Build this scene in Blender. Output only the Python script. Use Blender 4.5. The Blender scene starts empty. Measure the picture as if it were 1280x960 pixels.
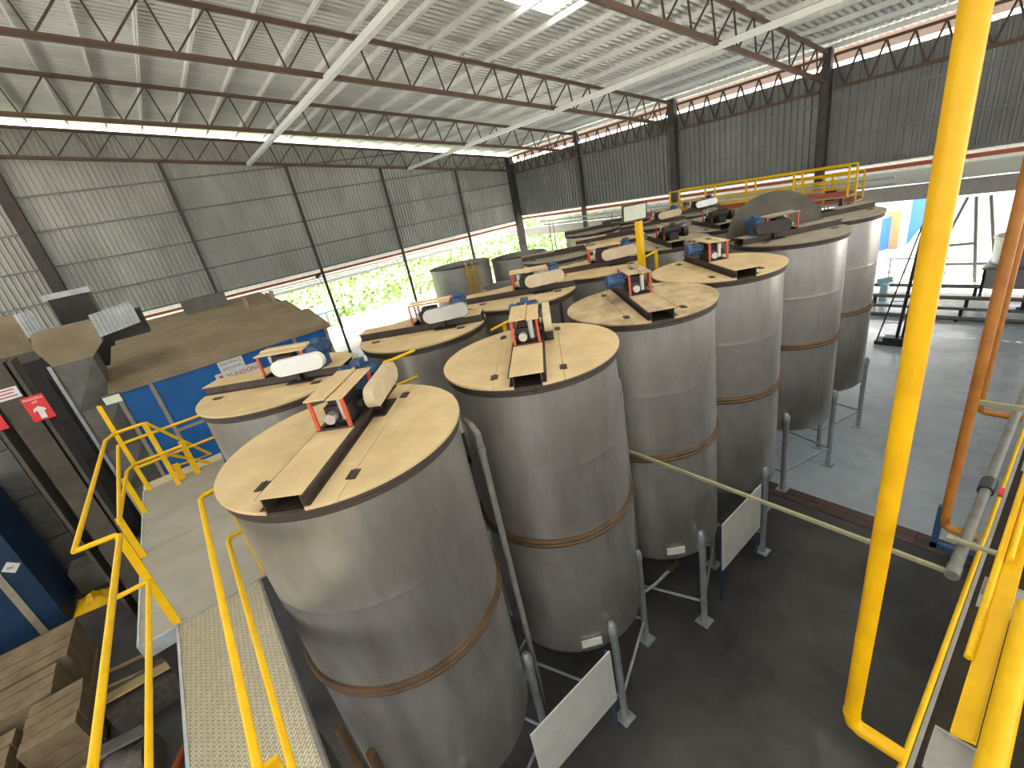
import bpy, math, random
from mathutils import Vector, Matrix, noise as mnoise
random.seed(7)
R = math.radians
SC = bpy.context.scene
COL = SC.collection

# ------------------------------------------------------------------ camera
CAM_H = 8.4
cd = bpy.data.cameras.new('camera'); cam = bpy.data.objects.new('camera', cd); COL.objects.link(cam)
cd.sensor_fit = 'HORIZONTAL'; cd.sensor_width = 36.0; cd.lens = 553.77 / 1280 * 36.0
cd.clip_start = 0.05; cd.clip_end = 600
yaw, pitch, roll = 0.96706, 0.392927, -0.20173
cy, sy, cp, sp, cr, sr = math.cos(yaw), math.sin(yaw), math.cos(pitch), math.sin(pitch), math.cos(roll), math.sin(roll)
fwd = Vector((-sy * cp, cy * cp, -sp)); r0 = Vector((cy, sy, 0)); u0 = r0.cross(fwd)
rt = cr * r0 + sr * u0; up = -sr * r0 + cr * u0
cam.matrix_world = Matrix(((rt.x, up.x, -fwd.x, 0), (rt.y, up.y, -fwd.y, 0), (rt.z, up.z, -fwd.z, CAM_H), (0, 0, 0, 1)))
SC.camera = cam

# ------------------------------------------------------------------ world, exposure
w = bpy.data.worlds.new('world'); SC.world = w; w.use_nodes = True
bg = w.node_tree.nodes['Background']
bg.inputs['Color'].default_value = (1.0, 0.985, 0.95, 1)
bg.inputs['Strength'].default_value = 3.0
sun_d = bpy.data.lights.new('sun', 'SUN'); sun_d.energy = 14.0; sun_d.angle = R(1.0); sun_d.color = (1.0, 0.96, 0.88)
sun = bpy.data.objects.new('sun', sun_d); COL.objects.link(sun); sun.location = (-30, 60, 60)
sun.rotation_euler = Vector((-.30, .52, .80)).to_track_quat('Z', 'Y').to_euler()
vs = SC.view_settings
vs.view_transform = 'Standard'; vs.look = 'None'; vs.gamma = 1.0; vs.use_curve_mapping = False
vs.exposure = 1.0
SC.cycles.use_denoising = True
SC.cycles.max_bounces = 8; SC.cycles.diffuse_bounces = 5; SC.cycles.transparent_max_bounces = 6

# ------------------------------------------------------------------ materials
def mat(name, col, rough=0.6, metal=0.0, var=0.0, scale=4.0, col2=None, stretch=(1, 1, 1), bump=0.0, bscale=40.0, rvar=0.0, spec=0.5, fac=(0.35, 0.65)):
    m = bpy.data.materials.new(name); m.use_nodes = True
    nt = m.node_tree; N = nt.nodes; L = nt.links
    b = N['Principled BSDF']
    b.inputs['Roughness'].default_value = rough; b.inputs['Metallic'].default_value = metal
    b.inputs['Specular IOR Level'].default_value = spec
    b.inputs['Base Color'].default_value = (*col, 1)
    if col2 is None and var > 0:
        col2 = tuple(c * (1 - var) for c in col)
    if col2 is not None or bump > 0 or rvar > 0:
        tc = N.new('ShaderNodeTexCoord'); mp = N.new('ShaderNodeMapping'); mp.inputs['Scale'].default_value = stretch
        L.new(tc.outputs['Object'], mp.inputs['Vector'])
        nz = N.new('ShaderNodeTexNoise'); nz.inputs['Scale'].default_value = scale; nz.inputs['Detail'].default_value = 6; nz.inputs['Roughness'].default_value = 0.65
        L.new(mp.outputs['Vector'], nz.inputs['Vector'])
        if col2 is not None:
            cr_ = N.new('ShaderNodeValToRGB')
            cr_.color_ramp.elements[0].position = fac[0]; cr_.color_ramp.elements[1].position = fac[1]
            cr_.color_ramp.elements[0].color = (*col, 1); cr_.color_ramp.elements[1].color = (*col2, 1)
            L.new(nz.outputs['Fac'], cr_.inputs['Fac']); L.new(cr_.outputs['Color'], b.inputs['Base Color'])
        if rvar > 0:
            mr = N.new('ShaderNodeMapRange'); mr.inputs['From Min'].default_value = 0.3; mr.inputs['From Max'].default_value = 0.7
            mr.inputs['To Min'].default_value = rough - rvar; mr.inputs['To Max'].default_value = rough + rvar
            L.new(nz.outputs['Fac'], mr.inputs['Value']); L.new(mr.outputs['Result'], b.inputs['Roughness'])
        if bump > 0:
            n2 = N.new('ShaderNodeTexNoise'); n2.inputs['Scale'].default_value = bscale; n2.inputs['Detail'].default_value = 3
            L.new(mp.outputs['Vector'], n2.inputs['Vector'])
            bp = N.new('ShaderNodeBump'); bp.inputs['Strength'].default_value = bump; bp.inputs['Distance'].default_value = 0.02
            L.new(n2.outputs['Fac'], bp.inputs['Height']); L.new(bp.outputs['Normal'], b.inputs['Normal'])
    return m

def checker_mat():
    # raised tread pattern of the near walkway plate
    m = mat('tread_plate_paint', (0.50, 0.46, 0.34), 0.55, 0.1, col2=(0.40, 0.36, 0.25), scale=2.0)
    nt = m.node_tree; N = nt.nodes; L = nt.links; b = N['Principled BSDF']
    tc = N.new('ShaderNodeTexCoord'); mp = N.new('ShaderNodeMapping'); mp.inputs['Rotation'].default_value = (0, 0, R(45))
    L.new(tc.outputs['Object'], mp.inputs['Vector'])
    br = N.new('ShaderNodeTexBrick'); br.inputs['Scale'].default_value = 9; br.inputs['Mortar Size'].default_value = 0.035
    br.inputs['Brick Width'].default_value = 0.55; br.inputs['Row Height'].default_value = 0.24
    br.inputs['Color1'].default_value = (0.56, 0.52, 0.39, 1); br.inputs['Color2'].default_value = (0.46, 0.42, 0.31, 1); br.inputs['Mortar'].default_value = (0.24, 0.21, 0.14, 1)
    L.new(mp.outputs['Vector'], br.inputs['Vector']); L.new(br.outputs['Color'], b.inputs['Base Color'])
    bp = N.new('ShaderNodeBump'); bp.inputs['Strength'].default_value = 0.8; bp.inputs['Distance'].default_value = 0.01; bp.invert = True
    L.new(br.outputs['Fac'], bp.inputs['Height']); L.new(bp.outputs['Normal'], b.inputs['Normal'])
    return m

M = {}
M['steel'] = mat('stainless_steel', (0.60, 0.585, 0.56), 0.36, 0.85, col2=(0.41, 0.385, 0.355), scale=1.3, stretch=(1.6, 1.6, 0.5), rvar=0.07)
M['dust'] = mat('tan_dust', (0.66, 0.50, 0.29), 0.9, 0, col2=(0.54, 0.40, 0.22), scale=2.2, bump=0.05, bscale=25, spec=0.2)
M['dust_rough'] = mat('caked_dust', (0.60, 0.46, 0.28), 0.95, 0, col2=(0.36, 0.27, 0.17), scale=3.0, bump=0.6, bscale=8, spec=0.1)
M['rim'] = mat('dirty_rim_steel', (0.085, 0.06, 0.045), 0.6, 0.3, col2=(0.05, 0.037, 0.03), scale=5)
M['band'] = mat('rusty_band', (0.13, 0.075, 0.032), 0.65, 0.3, col2=(0.065, 0.04, 0.025), scale=6)
M['cream'] = mat('dusty_guard_paint', (0.62, 0.52, 0.36), 0.6, 0, col2=(0.50, 0.40, 0.26), scale=4)
M['silver'] = mat('galvanised_guard', (0.75, 0.75, 0.74), 0.3, 0.7, var=0.15)
M['dark'] = mat('greasy_iron', (0.055, 0.047, 0.042), 0.5, 0.5, var=0.4, scale=9)
M['blackvoid'] = mat('black_rubber', (0.02, 0.02, 0.02), 0.7, var=0.3)
M['motorblue'] = mat('motor_blue', (0.035, 0.09, 0.20), 0.45, 0.1, var=0.5, scale=8)
M['red'] = mat('red_paint', (0.62, 0.09, 0.045), 0.55, var=0.3, scale=12)
M['signred'] = mat('sign_red', (0.72, 0.03, 0.035), 0.4, var=0.1)
M['white'] = mat('white_board', (0.75, 0.76, 0.74), 0.5, var=0.12, scale=3)
M['ink'] = mat('sign_ink', (0.05, 0.05, 0.06), 0.6, var=0.1)
M['inkred'] = mat('sign_ink_red', (0.5, 0.03, 0.03), 0.6, var=0.1)
M['yellow'] = mat('yellow_paint', (0.78, 0.47, 0.004), 0.42, 0, col2=(0.68, 0.40, 0.004), scale=5, spec=0.25)
M['yellowpipe'] = mat('yellow_gas_pipe', (0.78, 0.43, 0.004), 0.40, 0, col2=(0.62, 0.30, 0.004), scale=3, spec=0.28, fac=(0.45, 0.8))
M['orange'] = mat('orange_pipe_paint', (0.40, 0.155, 0.014), 0.5, 0, col2=(0.28, 0.10, 0.012), scale=4)
M['greypipe'] = mat('grey_pipe', (0.20, 0.195, 0.18), 0.5, 0.1, var=0.35, scale=5)
M['galv'] = mat('galvanised_leg', (0.52, 0.56, 0.60), 0.4, 0.55, var=0.3, scale=6)
M['truss'] = mat('rusty_truss', (0.14, 0.082, 0.055), 0.75, 0.1, col2=(0.075, 0.047, 0.035), scale=2)
M['web'] = mat('dark_web_steel', (0.085, 0.055, 0.042), 0.75, 0.1, var=0.3)
M['column'] = mat('dark_column', (0.075, 0.062, 0.055), 0.7, 0.2, var=0.35, scale=2)
M['purlin'] = mat('galvanised_purlin', (0.80, 0.80, 0.77), 0.5, 0.1, var=0.15, scale=2)
M['brace'] = mat('white_brace', (0.78, 0.78, 0.74), 0.5, 0, var=0.1)
M['roof'] = mat('roof_sheet', (0.66, 0.66, 0.62), 0.55, 0.15, col2=(0.50, 0.50, 0.46), scale=0.5, stretch=(1, 0.35, 1))
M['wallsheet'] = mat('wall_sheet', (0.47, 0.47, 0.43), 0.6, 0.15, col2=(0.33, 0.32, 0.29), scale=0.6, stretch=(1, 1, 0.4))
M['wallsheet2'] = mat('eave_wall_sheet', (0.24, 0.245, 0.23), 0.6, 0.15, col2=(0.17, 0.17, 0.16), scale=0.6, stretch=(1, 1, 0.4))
M['canopy'] = mat('white_canopy_sheet', (0.50, 0.52, 0.48), 0.6, var=0.1)
M['fascia'] = mat('eave_fascia_paint', (0.60, 0.42, 0.36), 0.7, var=0.15)
M['rustred'] = mat('red_oxide', (0.50, 0.12, 0.06), 0.65, var=0.25, scale=3)
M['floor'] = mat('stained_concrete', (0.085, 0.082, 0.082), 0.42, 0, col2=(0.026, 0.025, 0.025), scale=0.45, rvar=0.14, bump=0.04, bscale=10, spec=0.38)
M['farfloor'] = mat('pale_daylit_concrete', (0.53, 0.60, 0.70), 0.30, 0, col2=(0.36, 0.42, 0.50), scale=0.7, rvar=0.1, bump=0.03, bscale=8, spec=0.6)  # pale slab; extra brightness and blue stand in for daylight from the opening
M['pave'] = mat('pale_yard', (0.62, 0.61, 0.58), 0.9, var=0.12, scale=0.3)
M['drain'] = mat('drain_grate_brown', (0.14, 0.085, 0.075), 0.6, 0.2, var=0.4, scale=3)
M['deck'] = mat('landing_plate', (0.38, 0.36, 0.31), 0.65, 0.1, col2=(0.31, 0.29, 0.24), scale=2.5)
M['tread'] = checker_mat()
M['edge'] = mat('deck_edge_cream', (0.62, 0.58, 0.38), 0.6, var=0.12)
M['bluebox'] = mat('blue_panel', (0.006, 0.13, 0.42), 0.5, 0, col2=(0.005, 0.10, 0.33), scale=1.5)
M['bluedark'] = mat('blue_cabinet', (0.012, 0.045, 0.11), 0.5, var=0.4, scale=2)
M['dustroof'] = mat('dusty_roof_sheet', (0.33, 0.26, 0.175), 0.9, 0, col2=(0.24, 0.185, 0.12), scale=1.2, spec=0.2)
M['frame'] = mat('tan_frame', (0.36, 0.31, 0.24), 0.7, var=0.2)
M['duct'] = mat('dusty_duct_sheet', (0.17, 0.165, 0.145), 0.6, 0.25, col2=(0.10, 0.097, 0.085), scale=2)
M['ductedge'] = mat('duct_flange', (0.50, 0.52, 0.52), 0.5, 0.4, var=0.3, scale=4)
M['blacksheet'] = mat('sooty_sheet', (0.045, 0.04, 0.037), 0.7, var=0.4, scale=1.5)
M['brownpost'] = mat('dusty_steel_post', (0.095, 0.08, 0.06), 0.75, col2=(0.06, 0.05, 0.038), scale=2)
M['carton'] = mat('dusty_carton', (0.22, 0.165, 0.10), 0.9, col2=(0.145, 0.105, 0.065), scale=3, spec=0.2)
M['ply'] = mat('plywood', (0.40, 0.29, 0.14), 0.8, col2=(0.30, 0.21, 0.10), scale=4)
M['clutter'] = mat('dark_scrap', (0.10, 0.085, 0.07), 0.7, var=0.5, scale=7)
M['lightblue'] = mat('pale_blue_render', (0.45, 0.66, 0.80), 0.8, var=0.05)
M['blue'] = mat('bright_blue_cladding', (0.05, 0.18, 0.62), 0.6, var=0.1)
M['doororange'] = mat('orange_door_wood', (0.55, 0.28, 0.12), 0.7, var=0.2)
M['heap'] = mat('white_clay_heap', (0.85, 0.83, 0.80), 0.95, var=0.06, scale=2)
M['beam'] = mat('grey_gutter_beam', (0.21, 0.20, 0.19), 0.7, var=0.2)
M['hill'] = mat('hill_grass', (0.17, 0.26, 0.08), 0.95, col2=(0.28, 0.32, 0.15), scale=0.25)
M['leaf'] = mat('scrub_leaf', (0.13, 0.24, 0.06), 0.9, col2=(0.24, 0.33, 0.12), scale=0.4)
M['greytank'] = mat('dull_tank_steel', (0.42, 0.41, 0.38), 0.5, 0.35, var=0.2, scale=1.5)
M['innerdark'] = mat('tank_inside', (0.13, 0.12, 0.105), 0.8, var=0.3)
M['green'] = mat('pale_olive_bar', (0.30, 0.28, 0.17), 0.55, var=0.2)
M['lampface'] = mat('floodlight_glass', (0.62, 0.66, 0.55), 0.15, 0, var=0.1)
M['floodbody'] = mat('floodlight_body', (0.03, 0.03, 0.03), 0.5, var=0.2)
M['redhose'] = mat('red_hose', (0.45, 0.08, 0.03), 0.6, var=0.3)
M['wallblock'] = mat('dark_block_wall', (0.032, 0.025, 0.018), 0.9, var=0.4, scale=3, spec=0.2)
M['curb'] = mat('grey_curb', (0.34, 0.33, 0.31), 0.8, var=0.2)
M['mesh'] = mat('mesh_lid', (0.42, 0.34, 0.24), 0.8, var=0.3, scale=30)

def glass_mat():
    m = bpy.data.materials.new('translucent_roof_light'); m.use_nodes = True
    nt = m.node_tree; N = nt.nodes; L = nt.links
    N.remove(N['Principled BSDF'])
    t = N.new('ShaderNodeBsdfTransparent'); t.inputs['Color'].default_value = (0.5, 0.5, 0.48, 1)
    d = N.new('ShaderNodeBsdfTranslucent'); d.inputs['Color'].default_value = (0.8, 0.8, 0.75, 1)
    mx = N.new('ShaderNodeMixShader'); mx.inputs[0].default_value = 0.97
    L.new(t.outputs[0], mx.inputs[1]); L.new(d.outputs[0], mx.inputs[2]); L.new(mx.outputs[0], N['Material Output'].inputs[0])
    return m
M['skylight'] = glass_mat()

# ------------------------------------------------------------------ mesh helpers
class MB:
    def __init__(s): s.v = []; s.f = []; s.sm = []
    def add(s, vs, fs, smooth=False):
        o = len(s.v); s.v += [tuple(v) for v in vs]
        for f in fs: s.f.append(tuple(i + o for i in f)); s.sm.append(smooth)
        return s
    def box(s, x0, x1, y0, y1, z0, z1):
        return s.add([(x0, y0, z0), (x1, y0, z0), (x1, y1, z0), (x0, y1, z0), (x0, y0, z1), (x1, y0, z1), (x1, y1, z1), (x0, y1, z1)],
                     [(0, 3, 2, 1), (4, 5, 6, 7), (0, 1, 5, 4), (1, 2, 6, 5), (2, 3, 7, 6), (3, 0, 4, 7)])
    def obox(s, c, ax, ay, az, hx, hy, hz):
        c = Vector(c); ax = Vector(ax).normalized() * hx; ay = Vector(ay).normalized() * hy; az = Vector(az).normalized() * hz
        P = [c - ax - ay - az, c + ax - ay - az, c + ax + ay - az, c - ax + ay - az, c - ax - ay + az, c + ax - ay + az, c + ax + ay + az, c - ax + ay + az]
        return s.add(P, [(0, 3, 2, 1), (4, 5, 6, 7), (0, 1, 5, 4), (1, 2, 6, 5), (2, 3, 7, 6), (3, 0, 4, 7)])
    def bar(s, a, b, wx, wy=None, upv=(0, 0, 1)):
        a = Vector(a); b = Vector(b); d = b - a
        u = Vector(upv)
        if abs(d.normalized().dot(u)) > 0.98: u = Vector((1, 0, 0))
        sx = d.cross(u).normalized(); uz = sx.cross(d).normalized()
        return s.obox((a + b) / 2, sx, d, uz, wx / 2, d.length / 2, (wy or wx) / 2)
    def tube(s, pts, r, n=10, caps=True):
        pts = [Vector(p) for p in pts]; rings = []
        prev = None
        for i, p in enumerate(pts):
            d = (pts[min(i + 1, len(pts) - 1)] - pts[max(i - 1, 0)]).normalized()
            if prev is None:
                u = Vector((0, 0, 1)) if abs(d.z) < 0.9 else Vector((1, 0, 0))
                a = d.cross(u).normalized()
            else:
                a = (prev - d * prev.dot(d)).normalized()
            prev = a; b = d.cross(a)
            k = 1.0
            if 0 < i < len(pts) - 1:
                c_ = (pts[i] - pts[i - 1]).normalized().dot((pts[i + 1] - pts[i]).normalized())
                k = 1 / max(0.6, math.sqrt((1 + c_) / 2))
            rr = r[i] if isinstance(r, (list, tuple)) else r
            rings.append([p + (a * math.cos(2 * math.pi * j / n) + b * math.sin(2 * math.pi * j / n)) * rr * (k if k < 1.3 else 1.15) for j in range(n)])
        vs = [v for rg in rings for v in rg]; fs = []
        for i in range(len(rings) - 1):
            for j in range(n):
                fs.append((i * n + j, i * n + (j + 1) % n, (i + 1) * n + (j + 1) % n, (i + 1) * n + j))
        s.add(vs, fs, True)
        if caps:
            o = len(s.v) - len(vs)
            s.f.append(tuple(o + j for j in reversed(range(n)))); s.sm.append(False)
            e = o + (len(rings) - 1) * n
            s.f.append(tuple(e + j for j in range(n))); s.sm.append(False)
        return s
    def lathe(s, prof, n=48, c=(0, 0, 0), wob=None):
        vs = []; fs = []
        for (r, z) in prof:
            for j in range(n):
                t = 2 * math.pi * j / n; rr = r + (wob(t, z) if wob else 0)
                vs.append((c[0] + rr * math.cos(t), c[1] + rr * math.sin(t), c[2] + z))
        for i in range(len(prof) - 1):
            for j in range(n):
                fs.append((i * n + j, i * n + (j + 1) % n, (i + 1) * n + (j + 1) % n, (i + 1) * n + j))
        return s.add(vs, fs, True)
    def prism(s, poly, z0, z1, f=None):
        # poly: list of (a, b); f maps (a, b, h) to a point
        f = f or (lambda a, b, h: (a, b, h)); n = len(poly)
        vs = [f(a, b, z0) for a, b in poly] + [f(a, b, z1) for a, b in poly]
        fs = [tuple(reversed(range(n))), tuple(range(n, 2 * n))] + [(i, (i + 1) % n, n + (i + 1) % n, n + i) for i in range(n)]
        return s.add(vs, fs)
    def mesh(s, name, m, o=(0, 0, 0)):
        me = bpy.data.meshes.new(name)
        me.from_pydata([(v[0] - o[0], v[1] - o[1], v[2] - o[2]) for v in s.v], [], s.f)
        me.polygons.foreach_set('use_smooth', s.sm)
        me.materials.append(m); me.update()
        if any(s.sm): me.set_sharp_from_angle(angle=R(40))
        return me

def link(name, data, parent=None):
    ob = bpy.data.objects.new(name, data); COL.objects.link(ob)
    if parent: ob.parent = parent
    return ob
def worldloc(o):
    v = Vector((0, 0, 0))
    while o: v += o.location; o = o.parent
    return v
def tag(o, label, cat, group=None):
    o['label'] = label; o['category'] = cat
    if group: o['group'] = group
    return o
def thing(name, label, cat, loc=(0, 0, 0), group=None):
    return_o = link(name, None); return_o.location = loc
    return tag(return_o, label, cat, group)
def part(name, mb, m, parent, world=True):
    # children of unrotated roots: shapes given in world coordinates
    return link(name, mb.mesh(name, M[m], worldloc(parent) if world else (0, 0, 0)), parent)
def solo(name, mb, m, label, cat, loc=(0, 0, 0), group=None):
    o = link(name, mb.mesh(name, M[m], loc)); o.location = loc
    return tag(o, label, cat, group)
def struct(name, mb, m, parent=None):
    o = link(name, mb.mesh(name, M[m]) if mb else None, parent)
    if not parent: o['kind'] = 'structure'
    return o
def copy_tree(o, parent=None):
    c = o.copy(); COL.objects.link(c); c.parent = parent
    for ch in list(o.children): copy_tree(ch, c)
    return c
UNIT = {}
def ubar(name, a, b, wdt, m, parent, upv=(0, 0, 1)):
    # one straight bar as an object of its own; all bars of a material share one unit mesh
    if m not in UNIT: UNIT[m] = MB().box(-.5, .5, -.5, .5, -.5, .5).mesh('bar_' + m, M[m])
    a = Vector(a); b = Vector(b); d = b - a; u = Vector(upv)
    if abs(d.normalized().dot(u)) > 0.98: u = Vector((1, 0, 0))
    sx = d.cross(u).normalized(); uz = sx.cross(d).normalized(); y = d.normalized()
    wx, wz = wdt if isinstance(wdt, tuple) else (wdt, wdt)
    c = (a + b) / 2 - worldloc(parent)
    o = link(name, UNIT[m], parent)
    L_ = d.length
    o.matrix_local = Matrix(((sx.x * wx, y.x * L_, uz.x * wz, c.x), (sx.y * wx, y.y * L_, uz.y * wz, c.y), (sx.z * wx, y.z * L_, uz.z * wz, c.z), (0, 0, 0, 1)))
    return o
def corrugated(fn, length, pitch=0.3, depth=0.035):
    """fn(u, t, h): u runs across the ribs 0..length, t 0/1 along them, h = rib height"""
    prof = []; n = max(1, round(length / pitch)); p = length / n
    for i in range(n):
        x = i * p
        prof += [(x, 0), (x + p * .56, 0), (x + p * .66, depth), (x + p * .90, depth)]
    prof.append((length, 0))
    vs = []; fs = []
    for (x, h) in prof: vs += [fn(x, 0, h), fn(x, 1, h)]
    for i in range(len(prof) - 1): fs.append((2 * i, 2 * i + 1, 2 * i + 3, 2 * i + 2))
    return MB().add(vs, fs)

XW, YW = -34.0, 28.0            # gable wall plane, eave wall plane
X1, Y1 = 14.0, -16.0            # far sides of the hall behind the camera
def ztop(y): return 11.7 + .145 * (YW - y)     # truss top chord
def zbot(y): return 10.5 + .135 * (YW - y)     # truss bottom chord
def zroof(y): return ztop(y) + .30
BOT = 6.3

# ------------------------------------------------------------------ floor, yard, hill
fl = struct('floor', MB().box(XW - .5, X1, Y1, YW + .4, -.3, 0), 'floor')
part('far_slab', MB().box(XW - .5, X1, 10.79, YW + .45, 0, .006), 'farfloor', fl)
yd = struct('ground_yard', MB().add([(-260, -200, -.06), (140, -200, -.06), (140, 260, -.06), (-260, 260, -.06)], [(0, 1, 2, 3)]), 'pave')
def hill_z(x, y):
    d = (-46 - x)
    if d <= 0: return -.4
    return min(16, .33 * d) + 2.2 * mnoise.noise(Vector((x * .06, y * .06, 3))) * min(1, d / 12) + .8 * mnoise.noise(Vector((x * .3, y * .3, 1))) * min(1, d / 6)
NX, NY = 40, 70
vs_ = [(-45 - i * 2.2, -70 + j * 2.6, hill_z(-45 - i * 2.2, -70 + j * 2.6)) for i in range(NX) for j in range(NY)]
mb = MB().add(vs_, [(i * NY + j, i * NY + j + 1, (i + 1) * NY + j + 1, (i + 1) * NY + j) for i in range(NX - 1) for j in range(NY - 1)], True)
o = struct('ground_hillside', mb, 'hill')
mb = MB()
for k in range(20000):
    x = -47 - 42 * random.random() ** 1.3; y = -30 + 110 * random.random(); z = hill_z(x, y)
    cl = mnoise.noise(Vector((x * .16, y * .16, 9)))
    s = .12 + .26 * random.random(); h = z + (max(0, cl) * 4.5) * random.random() + .2
    d = Vector((random.uniform(-1, 1), random.uniform(-1, 1), random.uniform(-.3, 1))).normalized(); e = d.orthogonal().normalized(); g = d.cross(e)
    c = Vector((x, y, h))
    mb.add([c - e * s, c + g * s * .6, c + e * s, c - g * s * .6], [(0, 1, 2, 3)])
o = solo('hillside_scrub', mb, 'leaf', 'bright green scrub covering the hillside beyond the open wall', 'vegetation')
o['kind'] = 'stuff'

# ------------------------------------------------------------------ roof
ceil = struct('ceiling', None, 'roof')
PUR = [27.7 - 1.48 * i for i in range(30)]
xs = [-34.7, -31.2, -28.4, -25.6, -22.9, -20.2, -17.6, -15.0, -13.75, -12.3, -9.5, -6.8, -4.1, -1.4, 1.3, 4.0, 6.7, 9.4, 14.2]
ys = [28.9, 24.0, PUR[7] + .0, PUR[9], PUR[11], PUR[14], PUR[17], PUR[20], PUR[23], -16.2]
SKY_CELLS = {(8, 3), (8, 2)}
for i in range(len(xs) - 1):
    for j in range(len(ys) - 1):
        xa, xb, ya, yb = xs[i], xs[i + 1], ys[j], ys[j + 1]
        sky = False
        if i == 8 and j == 3: sky = True                                   # the one in view
        if i in (11, 14, 16) and j in (3, 5, 7): sky = True  # out of view, added to throw top light on lids and tanks
        if i in (5, 2) and j in (7,): sky = True  # two more unseen ones, added for the same top light
        m = 'skylight' if sky else 'roof'
        mbx = corrugated(lambda u, t, h, xa=xa, ya=ya, yb=yb: (xa + u, ya + .06 + (yb - ya - .12) * t, zroof(ya + .06 + (yb - ya - .12) * t) + .02 + h + .014 * (j % 2)), xb - xa, .28, .12)
        part('seen_or_added_roof_light' if sky else 'roof_sheet', mbx, m, ceil)
# purlins: light C sections along x
ORD = ['first', 'second', 'third', 'fourth', 'fifth', 'sixth', 'seventh', 'eighth', 'ninth', 'tenth', 'eleventh', 'twelfth', 'thirteenth', 'fourteenth', 'fifteenth', 'sixteenth', 'seventeenth', 'eighteenth', 'nineteenth', 'twentieth']
ORD += ['twenty-' + w_ for w_ in ORD[:9]] + ['thirtieth']
for k, y in enumerate(PUR):
    z = ztop(y) + .05
    mb = MB()
    mb.box(-34.4, X1, y - .03, y - .02, z, z + .2); mb.box(-34.4, X1, y - .03, y + .04, z, z + .012); mb.box(-34.4, X1, y - .03, y + .04, z + .19, z + .205)
    solo('roof_purlin', mb, 'purlin', 'pale galvanised roof purlin, ' + ORD[k] + ' up from the eave wall', 'purlin', (0, y, z), 'roof purlins in parallel rows')
# bottom chord braces (the two long white members crossing the trusses)
for y, lb in ((7.1, 'long white brace beam crossing below the trusses over the blue machine house'), (17.9, 'long white brace beam crossing below the trusses near the hall corner')):
    z = zbot(y) - .02
    mb = MB().box(XW + .3, 10, y - .10, y + .10, z - .16, z)
    mb.box(XW + .3, 10, y - .13, y - .10, z - .17, z + .02)
    solo('roof_brace_beam', mb, 'brace', lb, 'beam', (0, y, z))

def truss(x, label, y0=27.8, n=29, wd=.12, web=.05, top=ztop, bot=zbot):
    t = thing('roof_truss', label, 'truss', (x, y0, top(y0)), None)
    y1 = y0 - 1.48 * n
    ubar('top_chord', (x, y0, top(y0) - .06), (x, y1, top(y1) - .06), (wd, .14), 'truss', t)
    ubar('bottom_chord', (x, y0, bot(y0)), (x, y1, bot(y1)), (wd * 1.1, .16), 'truss', t)
    for i in range(n):
        ya = y0 - 1.48 * i; ym = ya - 1.20; yb = ya - 1.48
        ubar('web_bar', (x, ya, top(ya) - .06), (x, ym, bot(ym)), web, 'web', t)
        ubar('web_bar', (x, ym, bot(ym)), (x, yb, top(yb) - .06), web, 'web', t)
    return t
truss(-25.6, 'rusty lattice roof truss second from the end wall')
truss(-17.6, 'rusty lattice roof truss crossing the middle of the roof')
truss(-9.5, 'rusty lattice roof truss at the upper right of the roof')
truss(-1.4, 'rusty lattice roof truss above the yellow gas pipe')
truss(XW + .35, 'dark lattice truss fixed along the top of the end wall', top=lambda y: ztop(y) - .15, bot=lambda y: zbot(y) - .05)
for (xa, xb, lb) in ((-33.35, -25.8, 'dark eave truss in the bay beside the corner column'), (-25.4, -17.9, 'dark eave truss in the second bay from the corner'), (-17.3, -9.75, 'dark eave truss in the third bay from the corner'), (-9.25, -1.65, 'dark eave truss in the bay behind the yellow pipe')):
    y = YW - .3
    t = thing('eave_truss', lb, 'truss', (xa, y, 10.2))
    ubar('top_chord', (xa, y, 11.55), (xb, y, 11.55), (.1, .12), 'truss', t)
    ubar('bottom_chord', (xa, y, 10.2), (xb, y, 10.2), (.1, .14), 'truss', t)
    n = 8; st = (xb - xa) / n
    for i in range(n):
        ubar('web_bar', (xa + st * i, y, 11.55), (xa + st * (i + .5), y, 10.2), .07, 'web', t)
        ubar('web_bar', (xa + st * (i + .5), y, 10.2), (xa + st * (i + 1), y, 11.55), .07, 'web', t)

# ------------------------------------------------------------------ walls
CY = [28.0, 22.0, 15.6, 9.2, 2.6, -4.1, -10.4, -16]
wl = struct('wall_left', None, 'wallsheet')
for i in range(len(CY) - 1):
    ya, yb = CY[i + 1], CY[i]
    mbx = corrugated(lambda u, t, h, ya=ya: (XW + h, ya + u, BOT + (zroof(ya + u) - .37 - BOT) * t), yb - ya, .25, .10)
    part('wall_sheet', mbx, 'wallsheet', wl)
for z in (12.9, 11.25, 9.5, 7.85, 6.32):
    yl = 28 if z < 11.6 else 28 - (z + .62 - 12.0) / .145
    ubar('girt', (XW + .10, yl, z), (XW + .10, Y1, z), (.07, .09), 'greypipe', wl)
ubar('girt', (XW + .1, 28, 5.98), (XW + .1, Y1, 5.98), (.1, .14), 'rustred', wl)
CX = [-34, -25.6, -17.6, -9.5, -1.4, 6.7, 14]
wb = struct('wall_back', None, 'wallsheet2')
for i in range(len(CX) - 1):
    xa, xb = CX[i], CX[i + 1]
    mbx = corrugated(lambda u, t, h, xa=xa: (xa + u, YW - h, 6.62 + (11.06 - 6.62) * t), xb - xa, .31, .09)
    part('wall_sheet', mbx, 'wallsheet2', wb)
for z in (9.67, 8.05, 6.72):
    ubar('girt', (XW, YW - .1, z), (X1, YW - .1, z), (.07, .09), 'greypipe', wb)
ubar('girt', (XW, YW - .05, 6.38), (X1, YW - .05, 6.38), (.1, .15), 'rustred', wb)
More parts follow.
